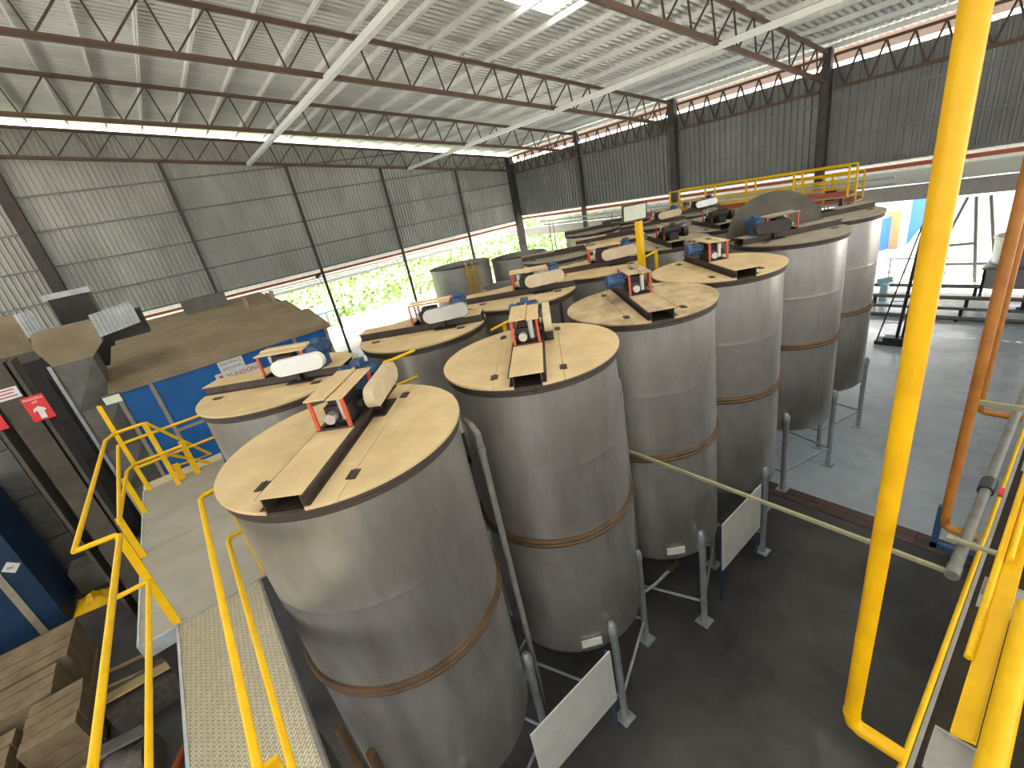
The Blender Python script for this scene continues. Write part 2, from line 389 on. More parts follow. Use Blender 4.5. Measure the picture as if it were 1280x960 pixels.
# hall sides behind the camera, unseen; open bands shaped to light tank sides
wr = struct('wall_right', None, 'wallsheet')
part('wall_sheet', corrugated(lambda u, t, h: (X1 - h, Y1 + u, 7.0 * t), YW - Y1, .4, .05), 'wallsheet', wr)
part('wall_sheet', corrugated(lambda u, t, h: (X1 - h, Y1 + u, 11.0 + (zroof(Y1 + u) - 11.2) * t), YW - Y1, .4, .05), 'wallsheet', wr)
wf = struct('wall_front', None, 'wallsheet')
part('wall_sheet', corrugated(lambda u, t, h: (XW + u, Y1 + h, 6.0 * t), X1 - XW, .4, .05), 'wallsheet', wf)
part('wall_sheet', corrugated(lambda u, t, h: (XW + u, Y1 + h, 11.0 + (zroof(Y1) - 11.2) * t), X1 - XW, .4, .05), 'wallsheet', wf)

def column(x, y, z1, wdt, label, m='column', name='steel_column'):
    t = thing(name, label, 'column', (x, y, 0))
    part('shaft', MB().box(x - wdt / 2, x + wdt / 2, y - wdt / 2, y + wdt / 2, .02, z1), m, t)
    part('base_plate', MB().box(x - wdt * .9, x + wdt * .9, y - wdt * .9, y + wdt * .9, 0, .03), m, t)
    return t
column(XW + .32, -4.1, zbot(-4.1) + .2, .55, 'thick dark column on the end wall at the far left')
for y, n_ in ((2.6, 'above the blue machine house'), (9.2, 'right of the blue machine house'), (15.6, 'left of the open grey tanks'), (22.0, 'nearest the corner column')):
    column(XW + .28, y, zbot(y), .16, 'slim dark column on the end wall ' + n_)
column(XW + .35, YW - .35, 11.6, .50, 'thick dark column in the corner of the two walls')
for x, wdt, n_ in ((-25.6, .26, 'slim dark column on the eave wall nearest the corner'), (-17.6, .42, 'thick dark column on the eave wall at mid picture'), (-9.5, .34, 'dark column on the eave wall left of the yellow pipe'), (-1.4, .34, 'dark column on the eave wall right of the yellow pipe')):
    column(x, YW - .3, 11.9, wdt, n_)

# canopies outside the two openings
solo('eave_fascia', MB().box(XW - .6, X1, YW + 1.0, YW + 1.05, 11.35, 12.06), 'fascia', 'pale rusty fascia strip along the eave above the bright gap', 'fascia', (-10, YW + .9, 11.5))
can = thing('canopy_roof', 'white ribbed canopy outside the end wall opening', 'canopy', (XW - .4, 6, 6))
part('sheet', corrugated(lambda u, t, h: (XW + .04 - 6.54 * t, -16 + u, 6.28 - 1.5 * t + h), 46, .3, .04), 'canopy', can)
part('fascia', MB().box(XW - 6.6, XW - 6.5, -16, 30, 4.62, 4.82), 'canopy', can)
for i in range(4):
    ubar('purlin', (XW - 1 - 1.6 * i, -16, 5.85 - .32 * i), (XW - 1 - 1.6 * i, 30, 5.85 - .32 * i), .07, 'rustred' if i == 0 else 'purlin', can)
for y in (9.3, 15.7, 22.1):
    ubar('strut', (XW, y, 5.0), (XW - 6, y, 4.75), .05, 'frame', can)
    for k in range(6):
        ubar('web_bar', (XW - k, y, 5.0 - .04 * k), (XW - k - .5, y, 5.75 - .2 * k), .035, 'frame', can)
can2 = thing('canopy_roof', 'white ribbed canopy outside the eave wall opening', 'canopy', (-12, YW + .4, 6))
part('sheet', corrugated(lambda u, t, h: (XW + u, YW - .02 + 4.92 * t, 6.66 - .86 * t + h), 48, .3, .04), 'canopy', can2)
part('fascia', MB().box(XW, 10, YW + 4.9, YW + 5.0, 5.05, 5.85), 'canopy', can2)
for i in range(3):
    ubar('purlin', (XW, YW + .8 + 1.6 * i, 6.38 - .26 * i), (10, YW + .8 + 1.6 * i, 6.38 - .26 * i), .07, 'rustred' if i == 0 else 'purlin', can2)
for k in range(20):
    xk = XW + 2 + k * 1.1
    ubar('web_bar', (xk, YW + 4.4, 5.9), (xk + .55, YW + 4.4, 5.1), .05, 'frame', can2)
    ubar('web_bar', (xk + .55, YW + 4.4, 5.1), (xk + 1.1, YW + 4.4, 5.9), .05, 'frame', can2)
solo('gutter_beam', MB().box(XW - 8, 10, YW + 4.7, YW + 5.1, 4.25, 5.0), 'beam', 'long grey gutter beam outside the eave wall opening', 'beam', (-10, YW + 4.9, 4.25))

# ------------------------------------------------------------------ mixing tanks
ZL, ZB, RT = 6.4, 1.74, 1.17
def seg_poly(v0, v1, r, n=28):
    """part of a disc between the lines v0 and v1 (u along the beam)"""
    P = []
    a0, a1 = math.asin(max(-1, min(1, v0 / r))), math.asin(max(-1, min(1, v1 / r)))
    for i in range(n + 1):
        a = a0 + (a1 - a0) * i / n; P.append((r * math.cos(a), r * math.sin(a)))
    for i in range(n + 1):
        a = a1 + (a0 - a1) * i / n; P.append((-r * math.cos(a), r * math.sin(a)))
    Q = []
    for p in P:
        if not Q or (abs(p[0] - Q[-1][0]) + abs(p[1] - Q[-1][1])) > 1e-5: Q.append(p)
    if (abs(Q[0][0] - Q[-1][0]) + abs(Q[0][1] - Q[-1][1])) < 1e-5: Q.pop()
    return Q
def wob(t, z):
    return .006 * mnoise.noise(Vector((math.cos(t) * 1.3, math.sin(t) * 1.3, z * .9))) + .0025 * mnoise.noise(Vector((math.cos(t) * 4, math.sin(t) * 4, z * 2.5)))
MESH = {}
def once(key, fn):
    if key not in MESH: MESH[key] = fn()
    return MESH[key]
def shell_mesh():
    prof = [(.02, ZB - .22), (.7, ZB - .12), (RT - .05, ZB - .02), (RT, ZB + .04)]
    z = ZB + .1
    while z < ZL - .1:
        prof.append((RT, z)); z += .13
        for s in (2.95, 5.15):
            if abs(z - s) < .07: prof += [(RT, s - .012), (RT + .0012, s - .004), (RT + .0012, s + .004), (RT, s + .012)]
    prof.append((RT, ZL - .05))
    prof = sorted(set(prof[4:]), key=lambda p: p[1]); prof = [(.02, ZB - .22), (.7, ZB - .12), (RT - .05, ZB - .02), (RT, ZB + .04)] + prof
    return MB().lathe(prof, 96, wob=wob).mesh('shell', M['steel'])
def band_mesh():
    z = 4.0
    return MB().lathe([(RT - .01, z - .07), (RT + .03, z - .065), (RT + .045, z - .03), (RT + .03, z), (RT + .045, z + .03), (RT + .03, z + .065), (RT - .01, z + .07)], 72).mesh('stiffener_ring', M['band'])
def rim_mesh():
    return MB().lathe([(RT - .02, ZL - .145), (RT + .03, ZL - .135), (RT + .03, ZL - .085), (RT + .045, ZL - .07), (RT + .045, ZL - .03), (RT - .2, ZL - .031)], 72).mesh('rim', M['rim'])
RL = 1.225
def make_tank(label, x, y, phi, mirror=1, legs=(-15, 60, 165, 240), dust='dust', guard='cream', drive=True, rough_lid=False, cover=True, motor='motorblue'):
    root = thing('mixing_tank', label, 'tank', (x, y, 0), 'covered steel mixing tanks')
    link('shell', once('shell', shell_mesh), root)
    link('stiffener_ring', once('band', band_mesh), root)
    link('rim', once('rim', rim_mesh), root)
    e = link  # local shorthand
    def sub(name, key, fn, par=root, rot=True):
        o_ = link(name, once(key, fn), par)
        if rot: o_.rotation_euler.z = R(phi)
        return o_
    k = mirror
    for nm, va, vb in (('lid_flap', -RL, -.43), ('lid_flap', .43, RL), ('lid_strip', -.424, -.17), ('lid_strip', .17, .424)):
        sub(nm, (nm, va, dust), lambda: MB().prism(seg_poly(va, vb, RL), ZL - .03, ZL + (0 if 'flap' in nm else .004)).mesh(nm, M[dust]))
    for (u, v) in ((.82, -.43), (.82, .43), (-.82, -.43), (-.82, .43)):
        sub('hinge', ('hinge', u, v), lambda: MB().box(u - .07, u + .07, v - .045, v + .045, ZL - .01, ZL + .012).tube([(u - .07, v, ZL + .012), (u + .07, v, ZL + .012)], .011, 6).mesh('hinge', M['rim']))
    for s in (-1, 1):
        def ch():
            b = MB(); v = .165 * s
            b.box(-1.19, 1.20, v - .006, v + .006, ZL - .04, ZL + .13); b.box(-1.19, 1.20, min(v, v + .055 * s), max(v, v + .055 * s), ZL + .118, ZL + .13); b.box(-1.19, 1.20, min(v, v + .055 * s), max(v, v + .055 * s), ZL + .005, ZL + .015)
            return b.mesh('bridge_channel', M['rim'])
        sub('bridge_channel', ('ch', s), ch)
    sub('bridge_base', ('bbase', dust), lambda: MB().box(-1.2, 1.2, -.16, .16, ZL - .04, ZL - .02).mesh('bridge_base', M['rim']))
    if cover:
        sub('bridge_cover', ('cov', dust), lambda: MB().box(.12, 1.215, -.2, .2, ZL + .131, ZL + .139).mesh('bridge_cover', M[dust]))
        sub('bridge_cover', ('cov2', dust), lambda: MB().box(-1.18, -.86, -.2, .2, ZL + .131, ZL + .139).mesh('bridge_cover', M[dust]))
    if drive:
        zb = ZL + .13
        for (u, v) in ((.12, -.17), (.12, .17), (-.62, -.17), (-.62, .17)):
            o_ = sub('frame_post', ('post', u, v), lambda: MB().bar((u, v, zb), (u, v, zb + .36), .032).mesh('frame_post', M['red']))
        sub('frame_foot', 'ffoot', lambda: MB().box(.10, .14, -.19, .19, zb, zb + .02).mesh('frame_foot', M['rim']))
        sub('drive_roof', ('droof', dust), lambda: MB().box(-.66, .16, -.2, .02, zb + .36, zb + .375).box(-.66, .16, .035, .2, zb + .345, zb + .36).box(-.64, .12, .012, .03, zb + .37, zb + .40).mesh('drive_roof', M[dust]))
        gb = sub('gearbox', 'gbox', lambda: MB().box(-.42, -.02, -.13, .13, zb, zb + .20).box(-.36, -.08, -.10, .10, zb + .2, zb + .28).tube([(-.22, -.16, zb + .1), (-.22, .22, zb + .1)], .055, 12).mesh('gearbox', M['dark']))
        sub('coupling', 'coupl', lambda: MB().tube([(-.02, -.05, zb + .10), (.08, -.05, zb + .10)], .06, 12).tube([(-.02, .07, zb + .05), (-.02, .07, zb + .30)], .035, 10).mesh('coupling', M['silver']))
        def sh():
            return MB().tube([(0, 0, ZL - .1), (0, 0, zb + .02)], .05, 12).mesh('agitator_shaft', M['dark'])
        sub('agitator_shaft', 'shaft', sh)
        def mot(): 
            b = MB(); um, zm = (-.80, zb + .27) if guard else (-.28, zb + .22)
            v0, v1 = (-.16, .20) if guard else (.19, .40)
            b.tube([(um, k * v0, zm), (um, k * v1, zm)], .105, 16)
            for q in range(10):
                t = 2 * math.pi * q / 10
                b.bar((um + .112 * math.cos(t), k * v0 * .8, zm + .112 * math.sin(t)), (um + .112 * math.cos(t), k * v1 * .9, zm + .112 * math.sin(t)), .018)
            b.box(um - .07, um + .07, -.06, .06, zm + .1, zm + .17); b.box(um - .1, um + .1, k * .02 - .1, k * .02 + .1, zb, zm - .08)
            return b.mesh('motor', M[motor])
        mo = sub('motor', ('motor', k, motor, bool(guard)), mot)
        def cowl():
            um, zm = (-.80, zb + .27) if guard else (-.28, zb + .22)
            return MB().tube([(um, k * -.16, zm), (um, k * -.23, zm), (um, k * -.255, zm)] if guard else [(um, k * .38, zm), (um, k * .45, zm), (um, k * .48, zm)], [.118, .118, .08], 16).mesh('fan_cowl', M[motor])
        c_ = link('fan_cowl', once(('cowl', k, motor, bool(guard)), cowl), mo)
        def grd():
            b = MB(); P = []; ua, ub, rr = -.88, -.28, .125; zc = zb + .15
            for q in range(13):
                t = math.pi / 2 + math.pi * q / 12; P.append((ua + .0 + rr * math.cos(t), zc + .03 + rr * math.sin(t)))
            for q in range(13):
                t = -math.pi / 2 + math.pi * q / 12; P.append((ub + rr * math.cos(t), zc + rr * math.sin(t)))
            b.prism(P, .25, .36, lambda a, c, h: (a, k * h, c)) if k > 0 else b.prism(list(reversed(P)), .25, .36, lambda a, c, h: (a, k * h, c))
            return b.mesh('belt_guard', M[guard])
        if guard: sub('belt_guard', ('guard', k, guard), grd)
        if guard: sub('guard_bracket', ('gbr', k), lambda: MB().box(-.5, -.44, min(k * .15, k * .26), max(k * .15, k * .26), zb - .1, zb + .1).box(-.72, -.3, min(k * .36, k * .17), max(k * .36, k * .17), zb - .12, zb - .105).mesh('guard_bracket', M['dark']))
    for q in range(4):
        t = R(legs[q]); rr = RT + .09
        lx, ly = rr * math.cos(t), rr * math.sin(t)
        lg = link('leg', once('leg', lambda: MB().tube([(0, 0, .02), (0, 0, 2.12)], .062, 12).mesh('leg', M['galv'])), root); lg.location = (lx, ly, 0)
        cp_ = link('leg_cap', once('legcap', lambda: MB().tube([(0, 0, 2.1), (0, 0, 2.22), (-.03, 0, 2.3)], [.075, .075, .045], 10).mesh('leg_cap', M['galv'])), lg)
        ft = link('foot_plate', once('foot', lambda: MB().box(-.13, .13, -.13, .13, 0, .025).mesh('foot_plate', M['galv'])), lg)
        gs = link('gusset', once('gus', lambda: MB().box(-.2, -.04, -.03, .03, 1.78, 1.95).mesh('gusset', M['galv'])), lg); gs.rotation_euler.z = t
        t2 = R(legs[(q + 1) % 4]); a = Vector((lx, ly, .55)); b_ = Vector((rr * math.cos(t2), rr * math.sin(t2), .55))
        if q in (0, 1, 2, 3):
            br = link('leg_brace', once(('brace', legs, q), lambda: MB().tube([a, b_], .026, 8).mesh('leg_brace', M['galv'])), root)
    link('outlet_valve', once('outlet', lambda: MB().tube([(0, 0, 1.55), (0, 0, 1.3), (.12, 0, 1.22)], .05, 10).tube([(0, 0, 1.42), (0, 0, 1.34)], .085, 10).mesh('outlet_valve', M['dark'])), root)
    return root

TP = [(-4.68, .93), (-4.66, 3.62), (-4.65, 6.12), (-4.63, 8.57), (-4.6, 11.72), (-4.63, 14.2)]
T1 = make_tank('tall steel mixing tank nearest the camera beside the yellow stair rail', *TP[0], -42)
T1.scale = (1.035, 1.035, 1)
T2 = make_tank('steel mixing tank second in the front row with clean tan lid', *TP[1], -42)
T3 = make_tank('steel mixing tank third in the front row with cracked caked dust on its lid', *TP[2], -38, mirror=-1, dust='dust_rough', guard=None)
T4 = make_tank('steel mixing tank fourth in the front row with dull dusty lid', *TP[3], -38, mirror=-1, guard=None)
T5 = make_tank('steel mixing tank fifth in the front row below the raised half lid', *TP[4], 58, mirror=-1, legs=(30, 120, 210, 300), guard='dark', dust='frame')
T6 = make_tank('steel mixing tank last in the front row by the bright opening', *TP[5], 58, mirror=-1, legs=(30, 120, 210, 300), drive=False, dust='frame')
L1 = make_tank('second row mixing tank with white belt guard in front of the blue machine house', -7.8, .94, 228, guard='white')
L2 = make_tank('second row mixing tank with shiny silver belt guard', -7.8, 3.6, 228, guard='silver')
L3 = make_tank('second row mixing tank directly behind the second front tank', -7.8, 6.1, 228)
L4 = make_tank('second row mixing tank behind the lid of the third front tank', -7.8, 8.6, 228)
L5 = make_tank('second row mixing tank behind the fourth front tank', -7.8, 11.6, 140, mirror=-1, motor='dark', guard='dark', dust='mesh')
L6 = make_tank('second row mixing tank behind the raised half lid', -7.8, 14.1, 140, mirror=-1, motor='dark', guard='dark', dust='frame')
make_tank('third row mixing tank nearest the open grey tanks', -10.95, 10.4, 228, drive=False, dust='frame')
make_tank('third row mixing tank behind the floodlight post', -10.95, 13.0, 228, drive=False)
make_tank('third row mixing tank with beam seen edge on near the back railing', -10.95, 15.6, 228, dust='frame')
make_tank('third row mixing tank farthest back by the yellow railing', -10.95, 18.2, 228, dust='frame', guard='silver')
make_tank('fourth row mixing tank nearest the hall corner', -14.1, 15.6, 228, drive=False, dust='frame')
make_tank('fourth row mixing tank below the yellow back railing', -14.1, 18.2, 228, drive=False, dust='frame')
# raised half lid of the fifth tank
a = R(58); ud = Vector((math.cos(a), math.sin(a), 0)); vd = Vector((-math.sin(a), math.cos(a), 0))
P = [(RL * math.cos(math.pi * i / 28), RL * math.sin(math.pi * i / 28) * .78) for i in range(29)]
tilt = R(78)
dirn = vd * math.cos(tilt) + Vector((0, 0, 1)) * math.sin(tilt); nrm = ud.cross(dirn)
c5 = Vector((TP[4][0], TP[4][1], ZL + .02)) + vd * .43
mbf = MB().prism(P, 0, .03, lambda p, q, h: c5 + ud * p + dirn * q + nrm * h)
o = part('raised_lid_flap', mbf, 'brownpost', T5); o['label'] = 'grey half lid standing open'
for nm, tk, ang, z in (('name_tag', T3, -38, 1.98), ('name_tag', T2, -31, 1.98)):
    t = R(ang); c = Vector((RT * 1.02 * math.cos(t), RT * 1.02 * math.sin(t), z)); n_ = Vector((math.cos(t), math.sin(t), 0)); s_ = Vector((-math.sin(t), math.cos(t), 0))
    part(nm, MB().obox(c, s_, n_, (0, 0, 1), .16, .012, .07), 'white', tk, False)

# white boards hung on the legs
for lab, ya, yb, za, zb in (('plain white board hung on tank legs nearest the camera', 1.5, 3.12, .75, 1.9), ('plain white board hung on tank legs below the fourth tank', 6.44, 8.02, .86, 2.02)):
    t = thing('white_board', lab, 'board', (-3.4, (ya + yb) / 2, za))
    part('panel', MB().box(-3.412, -3.39, ya, yb, za, zb), 'white', t)
    for yy in (ya + .04, yb - .04):
        part('leg', MB().box(-3.46, -3.42, yy - .02, yy + .02, 0, zb), 'motorblue', t)

# open grey tanks in the back
def open_tank(x, y, r, z, label, inner='innerdark', bands=2):
    t = thing('open_tank', label, 'tank', (x, y, 0))
    part('shell', MB().lathe([(r, 0), (r, z - .06), (r + .03, z - .06), (r + .03, z), (r - .02, z), (r - .02, z - .3)], 48, (x, y, 0)), 'greytank', t)
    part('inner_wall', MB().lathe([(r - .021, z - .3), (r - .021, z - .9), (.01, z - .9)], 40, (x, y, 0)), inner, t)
    for b in range(bands):
        zz = z - 1.5 - 1.4 * b
        part('seam_ring', MB().lathe([(r, zz - .02), (r + .015, zz), (r, zz + .02)], 40, (x, y, 0)), 'greytank', t)
    return t
open_tank(-22, 13.3, 1.68, 5.5, 'grey open top tank farthest left beside the yellow caged ladder')
open_tank(-20.6, 16.45, 1.6, 5.3, 'grey open top tank right of the yellow caged ladder')
open_tank(-17, 12.3, .95, 4.75, 'small open tank with rusty brown rim between larger tanks', 'band', 1)
t = thing('caged_ladder', 'yellow ladder with safety cage on the open grey tank', 'ladder', (-20.25, 12.9, 0))
for s in (0, .4): part('rail', MB().tube([(-20.25, 12.6 + s, 0), (-20.25, 12.6 + s, 5.75)], .04, 6), 'yellow', t)
for i in range(18): ubar('rung', (-20.25, 12.6, .4 + .3 * i), (-20.25, 13.0, .4 + .3 * i), .035, 'yellow', t)
for i in range(6):
    z = 2.4 + .6 * i
    part('hoop', MB().tube([(-20.25 + .62 * math.sin(math.pi * q / 8), 12.8 - .36 * math.cos(math.pi * q / 8), z) for q in range(9)], .018, 5), 'yellow', t)
for q in (2, 4, 6): part('cage_bar', MB().tube([(-20.25 + .62 * math.sin(math.pi * q / 8), 12.8 - .36 * math.cos(math.pi * q / 8), 2.4) , (-20.25 + .62 * math.sin(math.pi * q / 8), 12.8 - .36 * math.cos(math.pi * q / 8), 5.4)], .016, 5), 'yellow', t)

# small pipes beside the front tanks
def pipe(name, label, cat, pts, r, m, joints=()):
    p0 = pts[-1] if pts[-1][2] < pts[0][2] else pts[0]
    t = thing(name, label, cat, p0)
    part('tube', MB().tube(pts, r, 12), m, t)
    for (a_, b_, rr, mm) in joints: part('coupling', MB().tube([a_, b_], rr, 12), mm, t)
    return t
pipe('inlet_pipe', 'grey upright pipe between the first and second front tanks', 'pipe', [(-4.45, 2.27, 6.0), (-4.2, 2.2, 6.03), (-4.1, 2.2, 5.95), (-4.1, 2.2, 1.9), (-4.1, 2.2, .02)], .04, 'greypipe', [((-4.1, 2.2, 5.7), (-4.1, 2.2, 5.78), .055, 'greypipe')])
pipe('inlet_pipe', 'grey upright pipe between the second and third front tanks', 'pipe', [(-4.6, 4.85, 5.55), (-4.3, 4.88, 5.6), (-4.2, 4.88, 5.5), (-4.2, 4.88, .9), (-4.2, 4.88, .02)], .038, 'greypipe', [((-4.2, 4.88, 5.25), (-4.2, 4.88, 5.33), .052, 'greypipe')])
t = thing('floor_pipe', 'thin pipe with brass valve under the third front tank', 'pipe', (-4.2, 4.9, .8))
part('tube', MB().tube([(-4.4, 4.2, .85), (-4.1, 5.2, 1.0), (-3.95, 5.7, 1.25)], .03, 8), 'galv', t)
part('valve', MB().tube([(-4.02, 5.55, 1.15), (-3.93, 5.75, 1.3)], .06, 8).box(-4.0, -3.96, 5.6, 5.75, 1.3, 1.36), 'band', t)

# ------------------------------------------------------------------ walkway, landing, railings
wk = thing('walkway', 'dusty tread plate walkway running down to the landing', 'walkway', (-3, -.8, 4.9))
part('tread_plate', MB().box(-5.18, .2, -1.18, -.4, 4.965, 4.985), 'tread', wk)
part('edge_channel', MB().box(-5.18, .2, -.4, -.372, 4.84, 5.0), 'greypipe', wk)
part('edge_channel', MB().box(-5.18, .2, -1.205, -1.18, 4.84, 5.0), 'galv', wk)
for x in (-4.4, -2.6, -.8): part('cross_beam', MB().box(x - .04, x + .04, -1.15, -.42, 4.85, 4.96), 'dark', wk)
for x in (-3.2, -1.6): part('support_post', MB().box(x - .05, x + .05, -.47, -.37, 0, 4.84), 'dark', wk)
ld = thing('landing', 'wide grey dusty landing plate beside the first tanks', 'platform', (-7.2, -.9, 4.9))
part('deck_plate', MB().box(-7.1, -5.19, -1.52, -.3, 4.975, 5.0), 'deck', ld)
part('deck_plate', MB().box(-9.3, -7.11, -1.52, -.3, 4.975, 5.0), 'deck', ld)
part('edge_plate', MB().box(-5.19, -5.17, -1.52, -1.2, 4.83, 5.0), 'galv', ld)
part('edge_plate', MB().box(-9.3, -5.19, -1.54, -1.52, 4.83, 5.01), 'galv', ld)
part('edge_plate', MB().box(-9.55, -9.3, -1.52, -.3, 4.96, 5.03), 'edge', ld)
for x in (-9.2, -7.1, -5.3): part('support_post', MB().box(x - .06, x + .06, -1.44, -1.32, 0, 4.97), 'dark', ld)
# catwalk between the two tank rows
cw = thing('catwalk', 'narrow catwalk between the front and second tank rows', 'walkway', (-6.25, 7, 4.9))
part('deck_plate', MB().box(-6.55, -5.95, -.28, 16.5, 4.975, 5.0), 'deck', cw)
for y in (2.3, 4.9, 7.4, 10.2): part('support_post', MB().box(-6.3, -6.2, y - .05, y + .05, 0, 4.97), 'dark', cw)
def railing(name, label, posts, rails, pw=.07, r=.024, flat=True, m='yellow'):
    t = thing(name, label, 'railing', posts[0][0] if posts else rails[0][0])
    for a_, b_ in posts:
        part('post', (MB().bar(a_, b_, pw, pw * .35, (1, 0, 0)) if flat else MB().tube([a_, b_], r, 8)), m, t)
    for k, rp in enumerate(rails):
        part('top_rail' if k == 0 else 'mid_rail', MB().tube(rp, r, 10), m, t)
    return t
railing('walkway_railing', 'yellow handrail on the outer side of the tread plate walkway',
        [((-5.23, -1.19, 5.0), (-5.23, -1.19, 6.19)), ((-1.5, -1.19, 5.0), (-1.5, -1.19, 6.19))],
        [[(-5.29, -1.5, 6.19), (-5.24, -1.21, 6.19), (-5.18, -1.17, 6.19), (-.3, -1.17, 6.19)], [(-5.22, -1.19, 5.60), (-.3, -1.17, 5.6)], [(-5.22, -1.5, 5.6), (-5.22, -1.19, 5.6)]])
railing('walkway_railing', 'yellow handrail between the walkway and the nearest tank',
        [((-5.24, -.30, 5.0), (-5.24, -.30, 6.2)), ((-1.95, -.45, 5.0), (-1.95, -.45, 6.2))],
        [[(-5.24, -.32, 6.2), (-5.22, -.46, 6.2), (-5.14, -.50, 6.2), (-.3, -.50, 6.2)], [(-5.24, -.32, 5.62), (-5.22, -.44, 5.62), (-5.14, -.47, 5.62), (-.3, -.47, 5.62)]])
railing('landing_railing', 'yellow railing along the outer edge of the grey landing',
        [((-7.0, -1.5, 4.6), (-7.0, -1.5, 5.65)), ((-8.95, -1.02, 5.0), (-8.95, -1.02, 6.2)), ((-8.4, -1.5, 4.6), (-8.4, -1.5, 5.65))],
        [[(-5.29, -1.52, 6.19), (-8.7, -1.50, 6.2), (-8.95, -1.40, 6.2), (-8.95, -1.02, 6.2)], [(-6.9, -1.5, 5.62), (-8.75, -1.48, 5.62), (-8.95, -1.38, 5.62), (-8.95, -.72, 5.62)], [(-7.0, -1.5, 5.62), (-8.95, -1.44, 6.0)]])
railing('end_railing', 'yellow railing on the far edge of the landing before the blue machine house',
        [((-9.27, -.22, 5.0), (-9.27, -.22, 6.0))],
        [[(-9.27, -1.44, 5.92), (-9.27, -.22, 5.92)], [(-9.27, -1.44, 5.45), (-9.27, -.22, 5.45)]])
railing('stair_handrail', 'yellow sloping stair handrail beyond the landing',
        [((-9.1, -.72, 5.0), (-9.1, -.72, 5.66)), ((-9.15, -.95, 5.0), (-9.15, -.95, 5.3))],
        [[(-8.95, -1.0, 6.2), (-9.5, -.45, 5.1), (-9.3, -.95, 5.2)], [(-8.95, -1.0, 5.62), (-9.2, -.50, 5.05)]], pw=.09)
def floodlight(name, label, base, top, head, hw, hh, fdir, m='yellow', pr=.03):
    t = thing(name, label, 'floodlight', base)
    part('pole', MB().bar(base, top, pr * 2, pr * 2), m, t)
    f = Vector(fdir).normalized(); s_ = f.cross(Vector((0, 0, 1))).normalized(); u_ = s_.cross(f)
    h = part('lamp_body', MB().obox(head, s_, f, u_, hw, .03, hh), 'floodbody', t)
    part('glass', MB().obox(Vector(head) + f * .032, s_, f, u_, hw * .9, .006, hh * .86), 'lampface', h)
    part('bracket', MB().bar(top, head, .03), 'dark', t)
    return t
floodlight('floodlight_post', 'small floodlight on a yellow post at the corner of the landing', (-9.28, -1.44, 5.0), (-9.28, -1.44, 6.62), (-9.28, -1.24, 6.66), .12, .075, (.9, -.1, -.15))
floodlight('floodlight_post', 'floodlight on a yellow post standing among the tanks', (-6.25, 8.45, 5.0), (-6.25, 8.40, 7.42), (-6.25, 8.28, 7.62), .27, .17, (.8, -.45, -.12), pr=.06)
railing('catwalk_railing', 'short yellow guard rail beside the floodlight post among the tanks', [((-6.25, 8.95, 5.0), (-6.25, 8.95, 6.68))], [[(-6.25, 8.45, 6.62), (-6.25, 8.95, 6.66)]], pw=.1)
railing('catwalk_railing', 'short yellow guard rail between the second row tanks with white and silver guards', [((-6.55, 2.25, 5.0), (-6.55, 2.25, 6.45))], [[(-6.55, 2.25, 6.42), (-6.5, 2.75, 6.45)], [(-6.55, 2.25, 6.0), (-6.55, 2.7, 6.0)]], pw=.09)
railing('catwalk_railing', 'short yellow guard rail right of the silver belt guard', [((-6.55, 4.6, 5.0), (-6.55, 4.6, 6.30))], [[(-6.55, 4.3, 6.27), (-6.55, 4.85, 6.32)], [(-6.55, 4.6, 5.9), (-6.55, 4.9, 5.9)]], pw=.09)
railing('back_railing', 'long yellow railing behind the third row of tanks', [((-9.5, 9.0 + 0, 5.0), (-9.5, 9.0, 6.25))], [[(-9.5, 7.6, 6.2), (-9.5, 11.8, 6.25)]], pw=.08)

# yellow walkways at the back near the eave wall
def back_walk(label, xa, xb, y, z, step=1.5, h=1.05):
    t = thing('back_walkway', label, 'walkway', ((xa + xb) / 2, y, z))
    part('deck_plate', MB().box(xa, xb, y - .45, y + .45, z - .06, z), 'frame', t)
    for yy in (y - .42, y + .42):
        n = max(2, int((xb - xa) / step))
        for i in range(n + 1):
            x = xa + (xb - xa) * i / n
            part('post', MB().box(x - .03, x + .03, yy - .03, yy + .03, z, z + h), 'yellow', t)
        part('top_rail', MB().tube([(xa, yy, z + h), (xb, yy, z + h)], .035, 6), 'yellow', t)
        part('mid_rail', MB().tube([(xa, yy, z + h * .5), (xb, yy, z + h * .5)], .03, 6), 'yellow', t)
        part('toe_board', MB().box(xa, xb, yy - .01, yy + .01, z, z + .1), 'rustred', t)
    for x in (xa + .3, xb - .3): part('support_post', MB().box(x - .06, x + .06, y - .06, y + .06, 0, z - .06), 'dark', t)
    return t
back_walk('long yellow railed walkway high before the eave wall', -13.6, -6.2, 21.3, 6.1)
back_walk('lower yellow railed walkway left of the raised half lid', -13.0, -8.9, 20.05, 5.4)
back_walk('short yellow railed walkway right of the raised half lid', -8.6, -6.4, 22.9, 5.7)
for y, z, lb in ((24.2, 6.25, 'upper pale pipe running high before the eave wall'), (24.6, 5.95, 'lower pale pipe running high before the eave wall')):
    t = thing('service_pipe', lb, 'pipe', (-16, y, 0)); part('tube', MB().tube([(-27, y, z), (-5.6, y, z)], .05, 8), 'ductedge', t)
    for x in (-26, -20, -14, -8): part('hanger', MB().box(x - .03, x + .03, y - .03, y + .03, 0, z), 'frame', t)
for k, (x, y, z, lb) in enumerate(((-12.8, 21.3, 6.2, 'small dark motor on the back walkway near the floodlight'), (-11.5, 20.05, 5.5, 'small dark motor on the lower back walkway'), (-7.4, 22.9, 5.8, 'dark round motor at the end of the back walkway'))):
    t = thing('pump_motor', lb, 'motor', (x, y, z - .1))
    part('body', MB().tube([(x - .25, y, z + .22), (x + .25, y, z + .22)], .2, 12), 'floodbody', t)
    part('foot', MB().box(x - .2, x + .2, y - .15, y + .15, z - .1, z + .05), 'dark', t)

